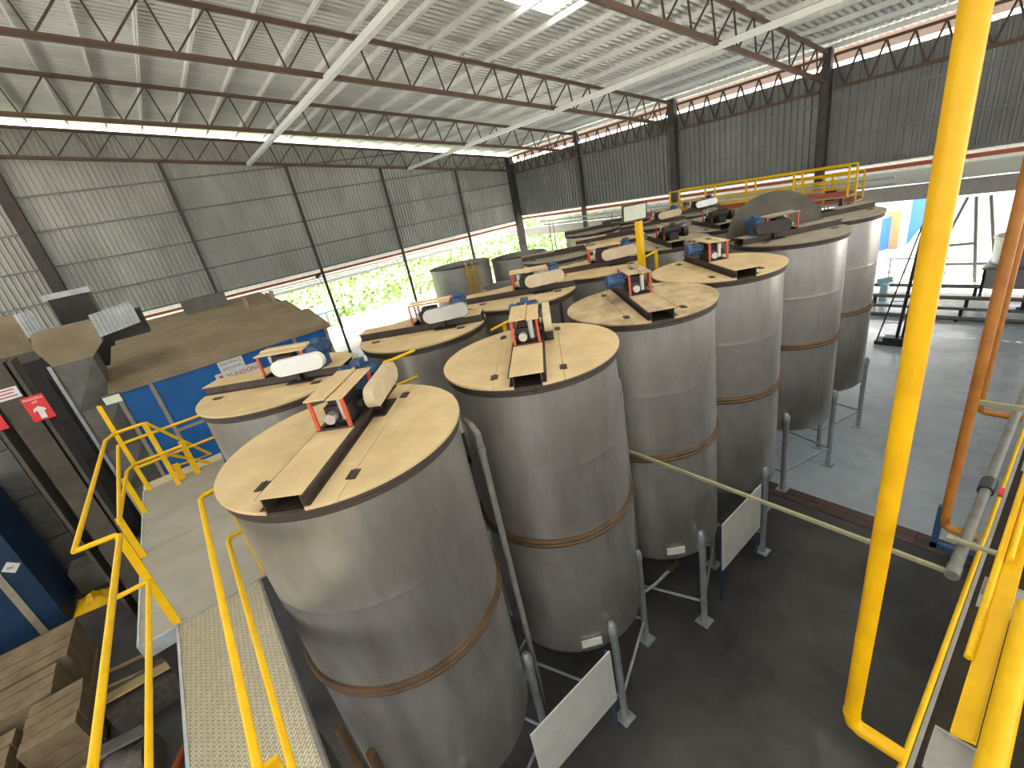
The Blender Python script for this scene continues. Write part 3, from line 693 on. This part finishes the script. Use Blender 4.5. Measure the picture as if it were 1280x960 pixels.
# ------------------------------------------------------------------ right side: pipes and rack
blk = struct('wall_low_block', MB().box(-.12, 3.2, .2, 27.2, 0, 3.86), 'wallblock')
tr = struct('trim_1', MB().box(-.135, -.105, .2, 27.2, 3.86, 3.9), 'curb')
pipe('gas_pipe', 'thick yellow vertical gas pipe standing in the right foreground', 'pipe', [(-.50, 2.95, 15.2), (-.50, 2.95, 10), (-.50, 2.95, 4.12), (-.48, 2.95, 4.05), (-.43, 2.95, 4.02), (-.16, 2.95, 4.02)], .055, 'yellowpipe', [((-.50, 2.95, 4.13), (-.50, 2.95, 4.16), .060, 'yellowpipe'), ((-.50, 2.95, 5.0), (-.50, 2.95, 5.012), .0575, 'yellowpipe')])
pipe('gas_pipe', 'thinner orange vertical pipe right of the thick yellow pipe', 'pipe', [(-.49, 5.87, 14.8), (-.49, 5.87, 9), (-.49, 5.87, 4.12), (-.47, 5.87, 4.05), (-.42, 5.87, 4.02), (-.2, 5.87, 4.02)], .045, 'orange')
pipe('gas_pipe', 'slim orange vertical pipe at the right picture edge', 'pipe', [(-.67, 9.03, 14.3), (-.67, 9.03, 9), (-.67, 9.03, 4.12), (-.65, 9.03, 4.05), (-.6, 9.03, 4.02), (-.2, 9.03, 4.02)], .045, 'orange')
pipe('header_pipe', 'thin yellow header pipe along the kerb at lower right', 'pipe', [(-.16, .3, 3.96), (-.16, 26, 3.96)], .022, 'yellow')
t = pipe('header_pipe', 'thick grey pipe with black coupling along the right kerb', 'pipe', [(-.27, 4.95, 4.2), (-.27, 22, 4.2)], .052, 'greypipe', [((-.27, 6.55, 4.2), (-.27, 6.8, 4.2), .075, 'floodbody'), ((-.27, 4.9, 4.2), (-.27, 5.06, 4.2), .058, 'greypipe')])
part('valve_wheel', MB().tube([(-.17, 6.62, 4.2), (-.13, 6.62, 4.2)], .06, 10), 'signred', t)
solo('cross_bar', MB().box(-5.9, -.27, 4.925, 4.965, 4.175, 4.215), 'green', 'long thin olive bar running from the tanks to the grey pipe', 'bar', (-.27, 4.95, 4.2))
solo('cross_bar', MB().box(-.40, .02, 5.33, 5.38, 4.28, 4.31), 'green', 'short olive bar lying over the grey pipe', 'bar', (-.2, 5.35, 4.28))
solo('cross_bar', MB().box(-.62, -.2, 8.2, 8.26, 4.52, 4.58), 'green', 'short olive bar beside the slim orange pipe', 'bar', (-.3, 8.2, 4.5))
solo('pipe_strap', MB().box(-.56, -.12, 5.84, 5.90, 3.7, 3.78).box(-.56, -.50, 5.84, 5.90, 3.7, 4.3), 'motorblue', 'blue strap holding the thinner orange pipe', 'strap', (-.3, 5.87, 3.7))
rk = thing('pipe_bundle', 'thick yellow pipe lying along the rack at the lower right corner', 'pipe', (.12, 1.6, 6.2))
part('tube', MB().tube([(.125, .4, 6.2), (.125, 2.55, 6.2)], .042, 16), 'yellow', rk)
solo('flat_rail', MB().obox((.045, 4.9, 6.13), (1, 0, .25), (0, 1, 0), (-.25, 0, 1), .036, 3.15, .008), 'yellow', 'wide flat yellow rail beside the thick lying pipe', 'rail', (.045, 4.9, 6.13))
pipe('rack_pipe', 'slim yellow pipe along the outer edge of the flat rail', 'pipe', [(-.005, 2.15, 6.14), (-.005, 9, 6.14)], .015, 'yellow')
pipe('rack_pipe', 'second slim yellow pipe inside the flat rail', 'pipe', [(.03, 2.9, 6.17), (.03, 9, 6.17)], .014, 'yellow')
for i, (y, lb) in enumerate(((1.72, 'grey steel bracket nearest the camera under the yellow rails'), (2.75, 'second grey steel bracket under the yellow rails'), (4.25, 'third grey steel bracket under the yellow rails'), (6.2, 'farthest grey steel bracket under the yellow rails'))):
    t = thing('rack_bracket', lb, 'bracket', (.3, y, 3.86))
    part('arm', MB().box(-.03, .42, y - .07, y + .07, 6.04, 6.05).box(-.03, .42, y - .075, y - .068, 5.97, 6.06).box(-.03, .42, y + .068, y + .075, 5.97, 6.06).box(-.035, -.03, y - .075, y + .075, 5.97, 6.06), 'curb', t)
    part('post', MB().box(.34, .42, y - .04, y + .04, 3.86, 6.04), 'wallblock', t)

# drain strip
dr = thing('floor_drain', 'long brown steel drain cover set across the concrete floor', 'drain', (-3, 10.5, 0))
for i in range(8):
    xa = -4.4 + i * .53
    part('cover_plate', MB().box(xa, xa + .51, 10.3, 10.54, .0, .012 + .01 * (i % 2)), 'drain', dr); part('cover_plate', MB().box(xa, xa + .51, 10.56, 10.78, .0, .012), 'drain', dr)

# ------------------------------------------------------------------ floor stand with black base, pipes, things at the opening
t = thing('rope_stand', 'black weighted stand with tall poles and stay ropes on the bright floor', 'stand', (-4.4, 22.2, 0))
part('base', MB().box(-5.05, -3.95, 21.9, 22.5, 0, .16).box(-4.8, -4.1, 22.0, 22.4, .16, .3), 'floodbody', t)
part('pole', MB().tube([(-4.4, 22.2, .3), (-4.05, 22.25, 5.6)], .06, 8), 'dark', t)
part('pole', MB().tube([(-4.25, 22.3, .3), (-3.95, 22.3, 5.6)], .04, 8), 'dark', t)
part('rope', MB().tube([(-5.02, 22.1, .1), (-4.05, 22.25, 5.3)], .03, 6), 'dark', t)
for i in range(5):
    z = .9 + i * .9
    f = (z - .1) / 5.2
    ubar('rung', (-5.02 + .97 * f, 22.1 + .15 * f, z), (-4.35 + .3 * f, 22.2, z), .025, 'dark', t)
for y, z, r, lb in ((25.6, .12, .10, 'grey pipe on the floor nearest inside the bright opening'), (26.4, .3, .07, 'second grey pipe on the floor at the bright opening'), (27.4, .5, .09, 'raised grey pipe at the bright opening'), (29.2, .55, .10, 'pale pipe outside the bright opening')):
    t = thing('floor_pipe', lb, 'pipe', (-4, y, 0)); part('tube', MB().tube([(-7.5, y, z), (1.2, y + .1, z)], r, 8), 'greypipe', t)
    for x in (-6.5, -3.2, 0): part('support', MB().box(x - .06, x + .06, y - .08, y + .08, 0, z - r * .6), 'dark', t)
t = thing('small_pump', 'small pale blue pump among the floor pipes', 'pump', (-6.4, 28.3, 0))
part('body', MB().tube([(-6.7, 28.3, .95), (-6.1, 28.3, 1.1)], .16, 10), 'lightblue', t); part('stand', MB().box(-6.55, -6.25, 28.15, 28.45, 0, .82), 'lightblue', t)
t = thing('yard_railing', 'low grey railing outside the bright opening', 'railing', (-7, 31, 0))
for x in (-8.6, -6.9, -5.2): part('post', MB().box(x - .03, x + .03, 30.97, 31.03, 0, 1.5), 'greypipe', t)
for z in (.75, 1.5): part('rail', MB().tube([(-9.5, 31, z), (-4.6, 31, z)], .035, 6), 'greypipe', t)
t = thing('water_tank', 'grey round tank on a steel stand outside at the right', 'tank', (-2.0, 29.8, 0))
part('shell', MB().lathe([(.01, 1.4), (1.1, 1.4), (1.15, 2.6), (1.2, 2.6), (1.2, 2.68), (1.1, 2.68), (1.1, 2.3), (.01, 2.3)], 32, (-1.9, 30.2, 0)), 'greytank', t)
part('stand_panel', MB().box(-3.0, .4, 28.9, 29.0, .55, 1.5), 'greytank', t)
for x in (-3.0, -1.3, .4): part('leg', MB().box(x - .05, x + .05, 28.9, 29.0, 0, 1.5), 'dark', t); part('leg', MB().box(x - .05, x + .05, 31.2, 31.3, 0, 1.5), 'dark', t)
part('stand_top', MB().box(-3.1, .5, 28.85, 31.35, 1.42, 1.5), 'greypipe', t)
t = thing('lifting_frame', 'steel A frame outside before the white heap', 'frame', (-4.3, 32.1, 0))
for a_, b_ in (((-5.6, 32.0, 0), (-4.5, 32.2, 4.2)), ((-3.6, 32.0, 0), (-4.2, 32.2, 4.2)), ((-2.9, 32.3, 0), (-3.7, 32.2, 4.2)), ((-5.15, 32.05, 1.9), (-3.85, 32.05, 2.0)), ((-5.4, 32.05, .95), (-3.1, 32.2, .95))):
    ubar('beam', a_, b_, .12, 'greypipe', t)
hp = MB().lathe([(3.6, -.1), (2.7, 1.6), (1.7, 3.4), (.7, 5.0), (.05, 5.6)], 28, (-4.6, 37.1, 0), wob=lambda t_, z: .25 * mnoise.noise(Vector((math.cos(t_) * 2, math.sin(t_) * 2, z))))
solo('clay_heap', hp, 'heap', 'large white heap of raw clay in the yard', 'heap', (-4.6, 37.1, 0))
b = thing('yard_building', 'pale and bright blue building in the yard beyond the opening', 'building', (-14, 41.3, 0))
part('wall', MB().box(-32, -8.45, 41.4, 47, -.05, 4.2), 'lightblue', b)
part('blue_wall', MB().box(-8.45, 2, 41.3, 47, -.05, 4.2), 'blue', b)
part('doorway', MB().box(-9.75, -8.95, 41.28, 41.4, 0, 2.5), 'doororange', b)
part('door_leaf', MB().obox((-9.6, 40.6, 1.1), (.25, 1, 0), (1, -.25, 0), (0, 0, 1), .6, .03, 1.1), 'blue', b)
part('base_course', MB().box(-32, -9.9, 41.26, 41.4, 0, 1.0), 'beam', b)
t = thing('yard_shelter', 'low white roofed shelter with blue edge outside the end wall', 'shelter', (-45, 10.4, 0))
part('roof', MB().box(-46.5, -43.6, 8.6, 12.3, 1.8, 1.9), 'canopy', t); part('edge_strip', MB().box(-43.6, -43.55, 8.6, 12.3, 1.76, 1.9), 'blue', t)
for y in (8.8, 9.9, 11.0, 12.1): part('post', MB().box(-43.8, -43.7, y - .05, y + .05, -.05, 1.8), 'greypipe', t)
part('back_panel', MB().box(-46.4, -46.3, 8.7, 12.2, -.05, 1.8), 'greytank', t)
hp = MB(); NG = 9
hp.add([(-42.9 + 1.7 * i / (NG - 1), 12.5 + 2.4 * j / (NG - 1), -.05 + .85 * min(1, 2.2 * math.sin(math.pi * i / (NG - 1))) * min(1, 2.2 * math.sin(math.pi * j / (NG - 1))) + .06 * mnoise.noise(Vector((i * .7, j * .7, 1)))) for i in range(NG) for j in range(NG)], [(i * NG + j, (i + 1) * NG + j, (i + 1) * NG + j + 1, i * NG + j + 1) for i in range(NG - 1) for j in range(NG - 1)], True)
solo('covered_pile', hp, 'white', 'white sheeted pile on the pale ground outside the end wall', 'pile', (-42, 13.7, 0))
t = thing('security_camera', 'small dark camera on the end wall column right of the blue machine house', 'camera', (XW + .5, 9.0, 5.75))
part('body', MB().tube([(XW + .5, 8.9, 5.95), (XW + .85, 8.6, 5.85)], .13, 10), 'floodbody', t); part('bracket', MB().bar((XW + .35, 9.1, 5.9), (XW + .6, 8.9, 5.9), .06), 'canopy', t)
t = thing('hose_arm', 'dark bent pipe arm behind the second front tank', 'pipe', (-6.2, 5.6, 5.0))
part('rod', MB().tube([(-6.2, 5.75, 6.45), (-6.2, 5.75, 5.02)], .03, 8), 'dark', t); part('elbow', MB().tube([(-6.2, 5.75, 5.9), (-6.1, 5.35, 5.85), (-6.0, 5.15, 5.85)], .06, 8), 'dark', t)

# ------------------------------------------------------------------ blue machine house on the left
bx = -16.0
bl = thing('machine_house', 'blue panelled machine house with dusty brown roof', 'machine', (-20, 1, 0))
for ya, yb in ((-1.95, -1.28), (-1.20, 2.72), (2.80, 3.75)):
    for za, zb in ((.2, 3.9), (3.96, 5.5)):
        if (ya, za) == (-1.95, .2): za, zb = .2, 5.5
        elif ya == -1.95: continue
        part('panel', MB().box(bx - .04, bx, ya, yb, za, zb), 'bluebox', bl)
part('body', MB().box(-24, bx - .04, -2.0, 3.8, 0, 5.45), 'bluebox', bl)
for y in (-2.02, -1.24, 2.76, 3.82): part('frame_post', MB().box(bx - .06, bx + .035, y - .05, y + .05, 0, 5.55), 'frame', bl)
part('frame_rail', MB().box(bx - .03, bx + .03, -1.24, 2.76, 3.88, 3.97), 'frame', bl)
part('latch', MB().box(bx, bx + .08, -1.36, -1.18, 3.05, 3.4), 'dark', bl)
for k, (xa, za, xb, zb) in enumerate(((bx + .12, 5.62, -18.0, 6.02), (-18.0, 6.04, -20.2, 6.30), (-20.2, 6.33, -24, 6.55))):
    P4 = [(xa, za - .12), (xa, za), (xb, zb), (xb, zb - .12)]
    ya, yb = -2.15 + .12 * k, 3.98 - .25 * k
    part('roof_panel', MB().prism(P4, ya, yb, lambda a_, c, h: (a_, h, c)), 'dustroof', bl)
part('roof_gable', MB().prism([(bx, 5.5), (-18, 5.9), (-24, 6.45), (-24, 5.4), (bx, 5.4)], 3.70, 3.76, lambda a_, c, h: (a_, h, c)), 'dustroof', bl)
part('roof_box', MB().box(-23.4, -22.6, .4, 2.0, 6.4, 7.0), 'duct', bl)
for y in (2.3, 3.3): part('roof_stub', MB().box(-20.5, -20.3, y, y + .12, 6.2, 6.75), 'frame', bl)
def text_mesh(s, size, m, mat_w, parent, name='lettering', ext=.002):
    cu = bpy.data.curves.new('tx', 'FONT'); cu.body = s; cu.size = size; cu.align_x = 'CENTER'; cu.align_y = 'CENTER'; cu.extrude = ext
    to = bpy.data.objects.new('tx', cu); COL.objects.link(to)
    bpy.context.view_layer.update()
    me = bpy.data.meshes.new_from_object(to.evaluated_get(bpy.context.evaluated_depsgraph_get()))
    bpy.data.objects.remove(to); me.materials.clear(); me.materials.append(M[m]); me.name = name
    o_ = link(name, me, parent); mw = mat_w.copy(); mw.translation = mw.translation - worldloc(parent); o_.matrix_local = mw
    return o_
FX = Matrix(((0, 0, 1, 0), (1, 0, 0, 0), (0, 1, 0, 0), (0, 0, 0, 1)))   # text facing +x, reading along +y
def at(x, y, z): mm = FX.copy(); mm.translation = Vector((x, y, z)); return mm
t = thing('maker_sign', 'long white maker sign with red lettering on the blue house', 'sign', (bx + .04, .8, 4.85))
part('board', MB().box(bx + .04, bx + .06, .26, 1.52, 4.80, 5.14), 'white', t)
text_mesh('YUNDONG', .19, 'inkred', at(bx + .063, 1.05, 4.98), t)
part('logo', MB().prism([(.32, 4.90), (.44, 4.90), (.48, 4.98), (.42, 5.08), (.34, 5.04), (.40, 4.98)], bx + .061, bx + .064, lambda a_, c, h: (h, a_, c)), 'inkred', t)
t = thing('station_sign', 'small white station sign above the red lettered sign', 'sign', (bx + .04, .85, 5.15))
part('board', MB().box(bx + .061, bx + .08, .45, 1.14, 5.12, 5.48), 'white', t)
text_mesh('STATION 2', .12, 'ink', at(bx + .083, .79, 5.38), t); text_mesh('BODY DRYER', .085, 'ink', at(bx + .083, .79, 5.22), t)

# exhaust duct with creased panels
du = thing('exhaust_duct', 'tall grey sheet metal duct with cross creased panels', 'duct', (-16.8, -2.55, 0))
for i in range(5):
    z0, z1 = 6.55 - 1.32 * (i + 1), 6.55 - 1.32 * i - .03
    ya, yb = -2.98, -2.12; xc = -16.5
    zc, yc = (z0 + z1) / 2, (ya + yb) / 2
    part('panel', MB().add([(xc, ya, z0), (xc, yb, z0), (xc, yb, z1), (xc, ya, z1), (xc + .11, yc, zc)], [(0, 1, 4), (1, 2, 4), (2, 3, 4), (3, 0, 4)]), 'duct', du)
part('body', MB().box(-17.7, -16.52, -2.98, -2.12, 0, 6.6), 'duct', du)
part('flange', MB().box(-16.56, -16.46, -3.06, -2.98, 0, 6.6), 'ductedge', du)
part('hood', MB().prism([(-2.95, 6.56), (-2.1, 6.56), (-1.75, 6.9), (-1.75, 7.45), (-3.0, 7.45), (-3.1, 7.1)], -17.8, -16.5, lambda a_, c, h: (h, a_, c)), 'dustroof', du)
part('skirt', corrugated(lambda u, tt, h: (-16.45 + h - .9 * u / 1.3 * 0, -1.75 + u * .75, 7.0 + .1 * u + .62 * tt), 1.3, .13, .03), 'ductedge', du)
part('cross_duct', MB().box(-17.9, -17.0, -1.75, -.7, 6.75, 7.45), 'blacksheet', du)
t = thing('exhaust_stack', 'dark square exhaust stub below the end wall column', 'duct', (-24, -3.4, 0))
part('body', MB().box(-25.2, -24, -3.4, -2.2, 0, 8.1), 'blacksheet', t); part('cap', MB().box(-25.3, -23.9, -3.5, -2.1, 8.1, 8.3), 'ductedge', t)
t = thing('hanging_shed', 'ribbed grey sheet hood at the far left before the end wall', 'hood', (-26, -7.5, 7.5))
part('sheet', corrugated(lambda u, tt, h: (-25 + h, -9.5 + u, 8.35 + .9 * tt), 4.6, .3, .05), 'ductedge', t)
part('top', MB().box(-27.5, -25, -9.5, -4.9, 9.2, 9.28), 'ductedge', t); part('support', MB().box(-26.4, -26.2, -7.2, -7.0, 0, 9.2), 'dark', t)
t = thing('small_stack', 'small square duct box hanging left of the tall grey duct', 'duct', (-23.6, -4.9, 0))
part('body', MB().box(-24.0, -23.2, -5.5, -4.3, 0, 7.9), 'dustroof', t); part('skirt', corrugated(lambda u, tt, h: (-23.18 + h, -4.3 + u, 7.0 + .9 * tt), .5, .1, .02), 'ductedge', t)
t = thing('dark_dryer', 'sooty dark panelled dryer behind the signed post', 'machine', (-19, -4.6, 0))
part('body', MB().box(-22.5, -19.1, -9.5, -3.6, 0, 6.6), 'blacksheet', t)
for i in range(4):
    for j in range(4):
        part('panel', MB().box(-19.1, -19.04, -9.4 + 1.45 * i, -8.0 + 1.45 * i, .3 + 1.45 * j, 1.68 + 1.45 * j), 'blacksheet', t)
t = thing('steel_post', 'broad dusty brown steel post carrying the red signs', 'post', (-14.3, -3.45, 0))
part('web', MB().box(-14.55, -14.05, -3.62, -3.18, 0, 7.2), 'brownpost', t)
for y in (-3.86, -3.12): part('flange', MB().box(-14.6, -14.0, y, y + .07, 0, 7.2), 'brownpost', t)
t = thing('dryer_panel', 'dusty grey panelled housing left of the brown post', 'machine', (-18.4, -5.9, 0))
part('body', MB().box(-18.9, -18.05, -6.9, -4.95, 0, 7.6), 'brownpost', t)
for j in range(5): part('panel', MB().box(-18.05, -18.0, -6.85, -5.0, .1 + 1.5 * j, 1.55 + 1.5 * j), 'duct', t)
sg = thing('fire_sign', 'red fire sign with white hand on the brown post', 'sign', (-13.98, -3.1, 5.8))
part('board', MB().box(-13.99, -13.97, -3.27, -2.90, 5.80, 6.38), 'signred', sg)
text_mesh('PENGGERA', .066, 'white', at(-13.967, -3.085, 6.31), sg); text_mesh('API', .07, 'white', at(-13.967, -3.085, 6.23), sg)
part('pictogram', MB().prism([(-3.13, 5.84), (-3.03, 5.84), (-3.02, 6.0), (-2.97, 6.02), (-3.0, 6.07), (-3.08, 6.13), (-3.17, 6.08), (-3.19, 6.0), (-3.15, 6.04), (-3.12, 6.02)], -13.968, -13.964, lambda a_, c, h: (h, a_, c)), 'white', sg)
sg = thing('notice_sign', 'white notice with red print above the red fire sign', 'sign', (-13.98, -3.4, 6.42))
part('board', MB().box(-13.99, -13.97, -3.62, -3.19, 6.43, 6.68), 'white', sg)
for i in range(3): part('print_line', MB().box(-13.969, -13.966, -3.58, -3.24 - .04 * (i % 2), 6.48 + .07 * i, 6.505 + .07 * i), 'inkred', sg)
solo('warning_sign', MB().box(-13.99, -13.97, -4.0, -3.66, 5.86, 6.2), 'signred', 'plain red sign cut by the left picture edge', 'sign', (-13.98, -3.8, 5.86))

# blue cabinet
bc = thing('blue_cabinet', 'dark blue steel cabinet at the left picture edge', 'cabinet', (-16.5, -7, 0))
part('body', MB().box(-17.5, -15.75, -9.5, -5.42, 0, 4.0), 'bluedark', bc)
part('corner_strip', MB().box(-15.75, -15.72, -6.02, -5.86, 0, 4.0), 'frame', bc)
part('tag', MB().obox((-15.735, -5.64, 2.15), (0, 1, 1), (1, 0, 0), (0, -1, 1), .13, .01, .13), 'white', bc)
text_mesh('061', .1, 'ink', at(-15.72, -5.64, 2.15), bc)

# stacks of cartons on pallets
def stack(x0, x1, y0, y1, h, nb, label, along='y', lay=3):
    t = thing('carton_stack', label, 'carton stack', ((x0 + x1) / 2, (y0 + y1) / 2, 0), 'dusty carton stacks on the lower floor')
    part('pallet', MB().box(x0 + .03, x1 - .03, y0 + .03, y1 - .03, 0, .12), 'ply', t)
    for k in range(lay):
        za = .12 + (h - .12) * k / lay; zb = .12 + (h - .12) * (k + 1) / lay - .012
        for i in range(nb):
            wd = (x1 - x0) / nb
            part('carton', MB().box(x0 + wd * i + .012, x0 + wd * (i + 1) - .012, y0 + random.uniform(0, .03), y1 - random.uniform(0, .03), za, zb + random.uniform(-.01, .012)), 'carton', t)
    return t
stack(-13.7, -12.35, -8.0, -4.6, 1.1, 4, 'carton stack farthest back beside the yellow tarpaulin')
stack(-12.25, -11.3, -6.4, -4.75, 1.1, 3, 'carton stack in front of the farthest back row')
stack(-11.2, -10.0, -5.05, -4.2, 1.12, 4, 'narrow slatted carton stack beside the plywood board')
stack(-11.0, -9.5, -6.8, -5.25, 1.0, 4, 'carton stack at the lower left picture corner')
solo('plywood_board', MB().obox((-10.6, -3.2, .71), (.08, 1, 0), (1, -.08, .35), (-.35, 0, 1), .85, .24, .015), 'ply', 'brown plywood board leaning beside the slatted cartons', 'board', (-10.6, -3.3, .3))
solo('crate', MB().box(-11.0, -10.3, -4.0, -2.6, 0, .62), 'clutter', 'dark crate under the leaning plywood board', 'crate', (-10.6, -3.3, 0))
for a_, b_, lb in (((-12.5, -4.5, .04), (-12.1, -2.6, .04), 'loose timber batten on the floor behind the plywood'), ((-12.0, -4.6, .04), (-11.5, -2.7, .04), 'loose timber batten nearer the plywood')):
    solo('timber_batten', MB().bar(a_, b_, .09, .06), 'ply', lb, 'batten', a_)
hm = MB()
pts = [(-16.9, -5.9, .05), (-16.5, -5.6, .25), (-16.4, -5.2, .1), (-16.1, -5.1, .2), (-16.0, -4.9, .05), (-16.3, -5.6, .35), (-16.7, -5.3, .3), (-16.0, -5.4, .1)]
NXg = 12
vs_ = []
for i in range(NXg):
    for j in range(NXg):
        u, v = i / (NXg - 1), j / (NXg - 1); k = math.sin(u * math.pi) * math.sin(v * math.pi)
        vs_.append((-16.6 + .9 * u + .2 * v, -5.32 + .9 * v, .02 + .22 * k + .30 * mnoise.noise(Vector((u * 6, v * 6, 2))) * k))
hm.add(vs_, [(i * NXg + j, (i + 1) * NXg + j, (i + 1) * NXg + j + 1, i * NXg + j + 1) for i in range(NXg - 1) for j in range(NXg - 1)], True)
solo('yellow_tarp', hm, 'yellow', 'crumpled yellow tarpaulin on the floor by the blue cabinet', 'tarp', (-16.3, -5.3, 0))
for (x, y, s, h, lb) in ((-17.2, -4.75, .8, .8, 'grey carton behind the yellow tarpaulin'), (-17.25, -3.7, .5, .6, 'dark carton beside the brown post'), (-14.9, -3.7, .5, .5, 'small pale carton near the landing edge')):
    t = thing('carton', lb, 'carton', (x, y, 0))
    part('box', MB().box(x - s / 2, x + s / 2, y - s * .6, y + s * .6, 0, h), 'clutter' if h < .7 and s > .5 else 'duct', t)
    part('lid_tape', MB().box(x - .04, x + .04, y - s * .6, y + s * .6, h, h + .006), 'carton', t)
t = thing('scrap_machine', 'dark scrap machine part on the floor below the railing', 'machine', (-8.9, -3.6, 0))
part('drum', MB().tube([(-9.1, -3.9, .35), (-8.9, -3.3, .4)], .33, 14), 'clutter', t)
part('plate', MB().obox((-9.2, -3.6, .8), (1, .3, .4), (0, 1, -.2), (-.4, 0, 1), .28, .3, .02), 'duct', t)
part('bar', MB().bar((-9.5, -3.8, .2), (-8.6, -3.2, 1.0), .08), 'dark', t)
solo('red_hose', MB().tube([(-8.9, -2.95, .07), (-8.3, -3.0, .35), (-7.7, -3.05, .4), (-7.0, -3.1, .07)], .07, 10), 'redhose', 'red ribbed hose on the dark floor under the walkway', 'hose', (-8, -2.6, 0))
t = thing('dark_trough', 'dark curved trough under the walkway', 'trough', (-7.6, -2.2, 0))
part('body', MB().lathe([(.2, .02), (.55, .05), (.7, .6), (.66, .6), (.5, .1), (.2, .07)], 24, (-7.6, -2.1, 0)), 'dark', t)
for x, y, lb in ((-4.05, -.32, 'dark upright pipe beside the nearest tank under the walkway'), (-3.55, -.15, 'second dark upright pipe beside the nearest tank')):
    t = thing('upright_pipe', lb, 'pipe', (x, y, 0))
    part('tube', MB().tube([(x, y, 0), (x, y, 3.6)], .05, 10), 'band', t); part('collar', MB().tube([(x, y, 2.6), (x, y, 2.75)], .075, 10), 'dark', t)
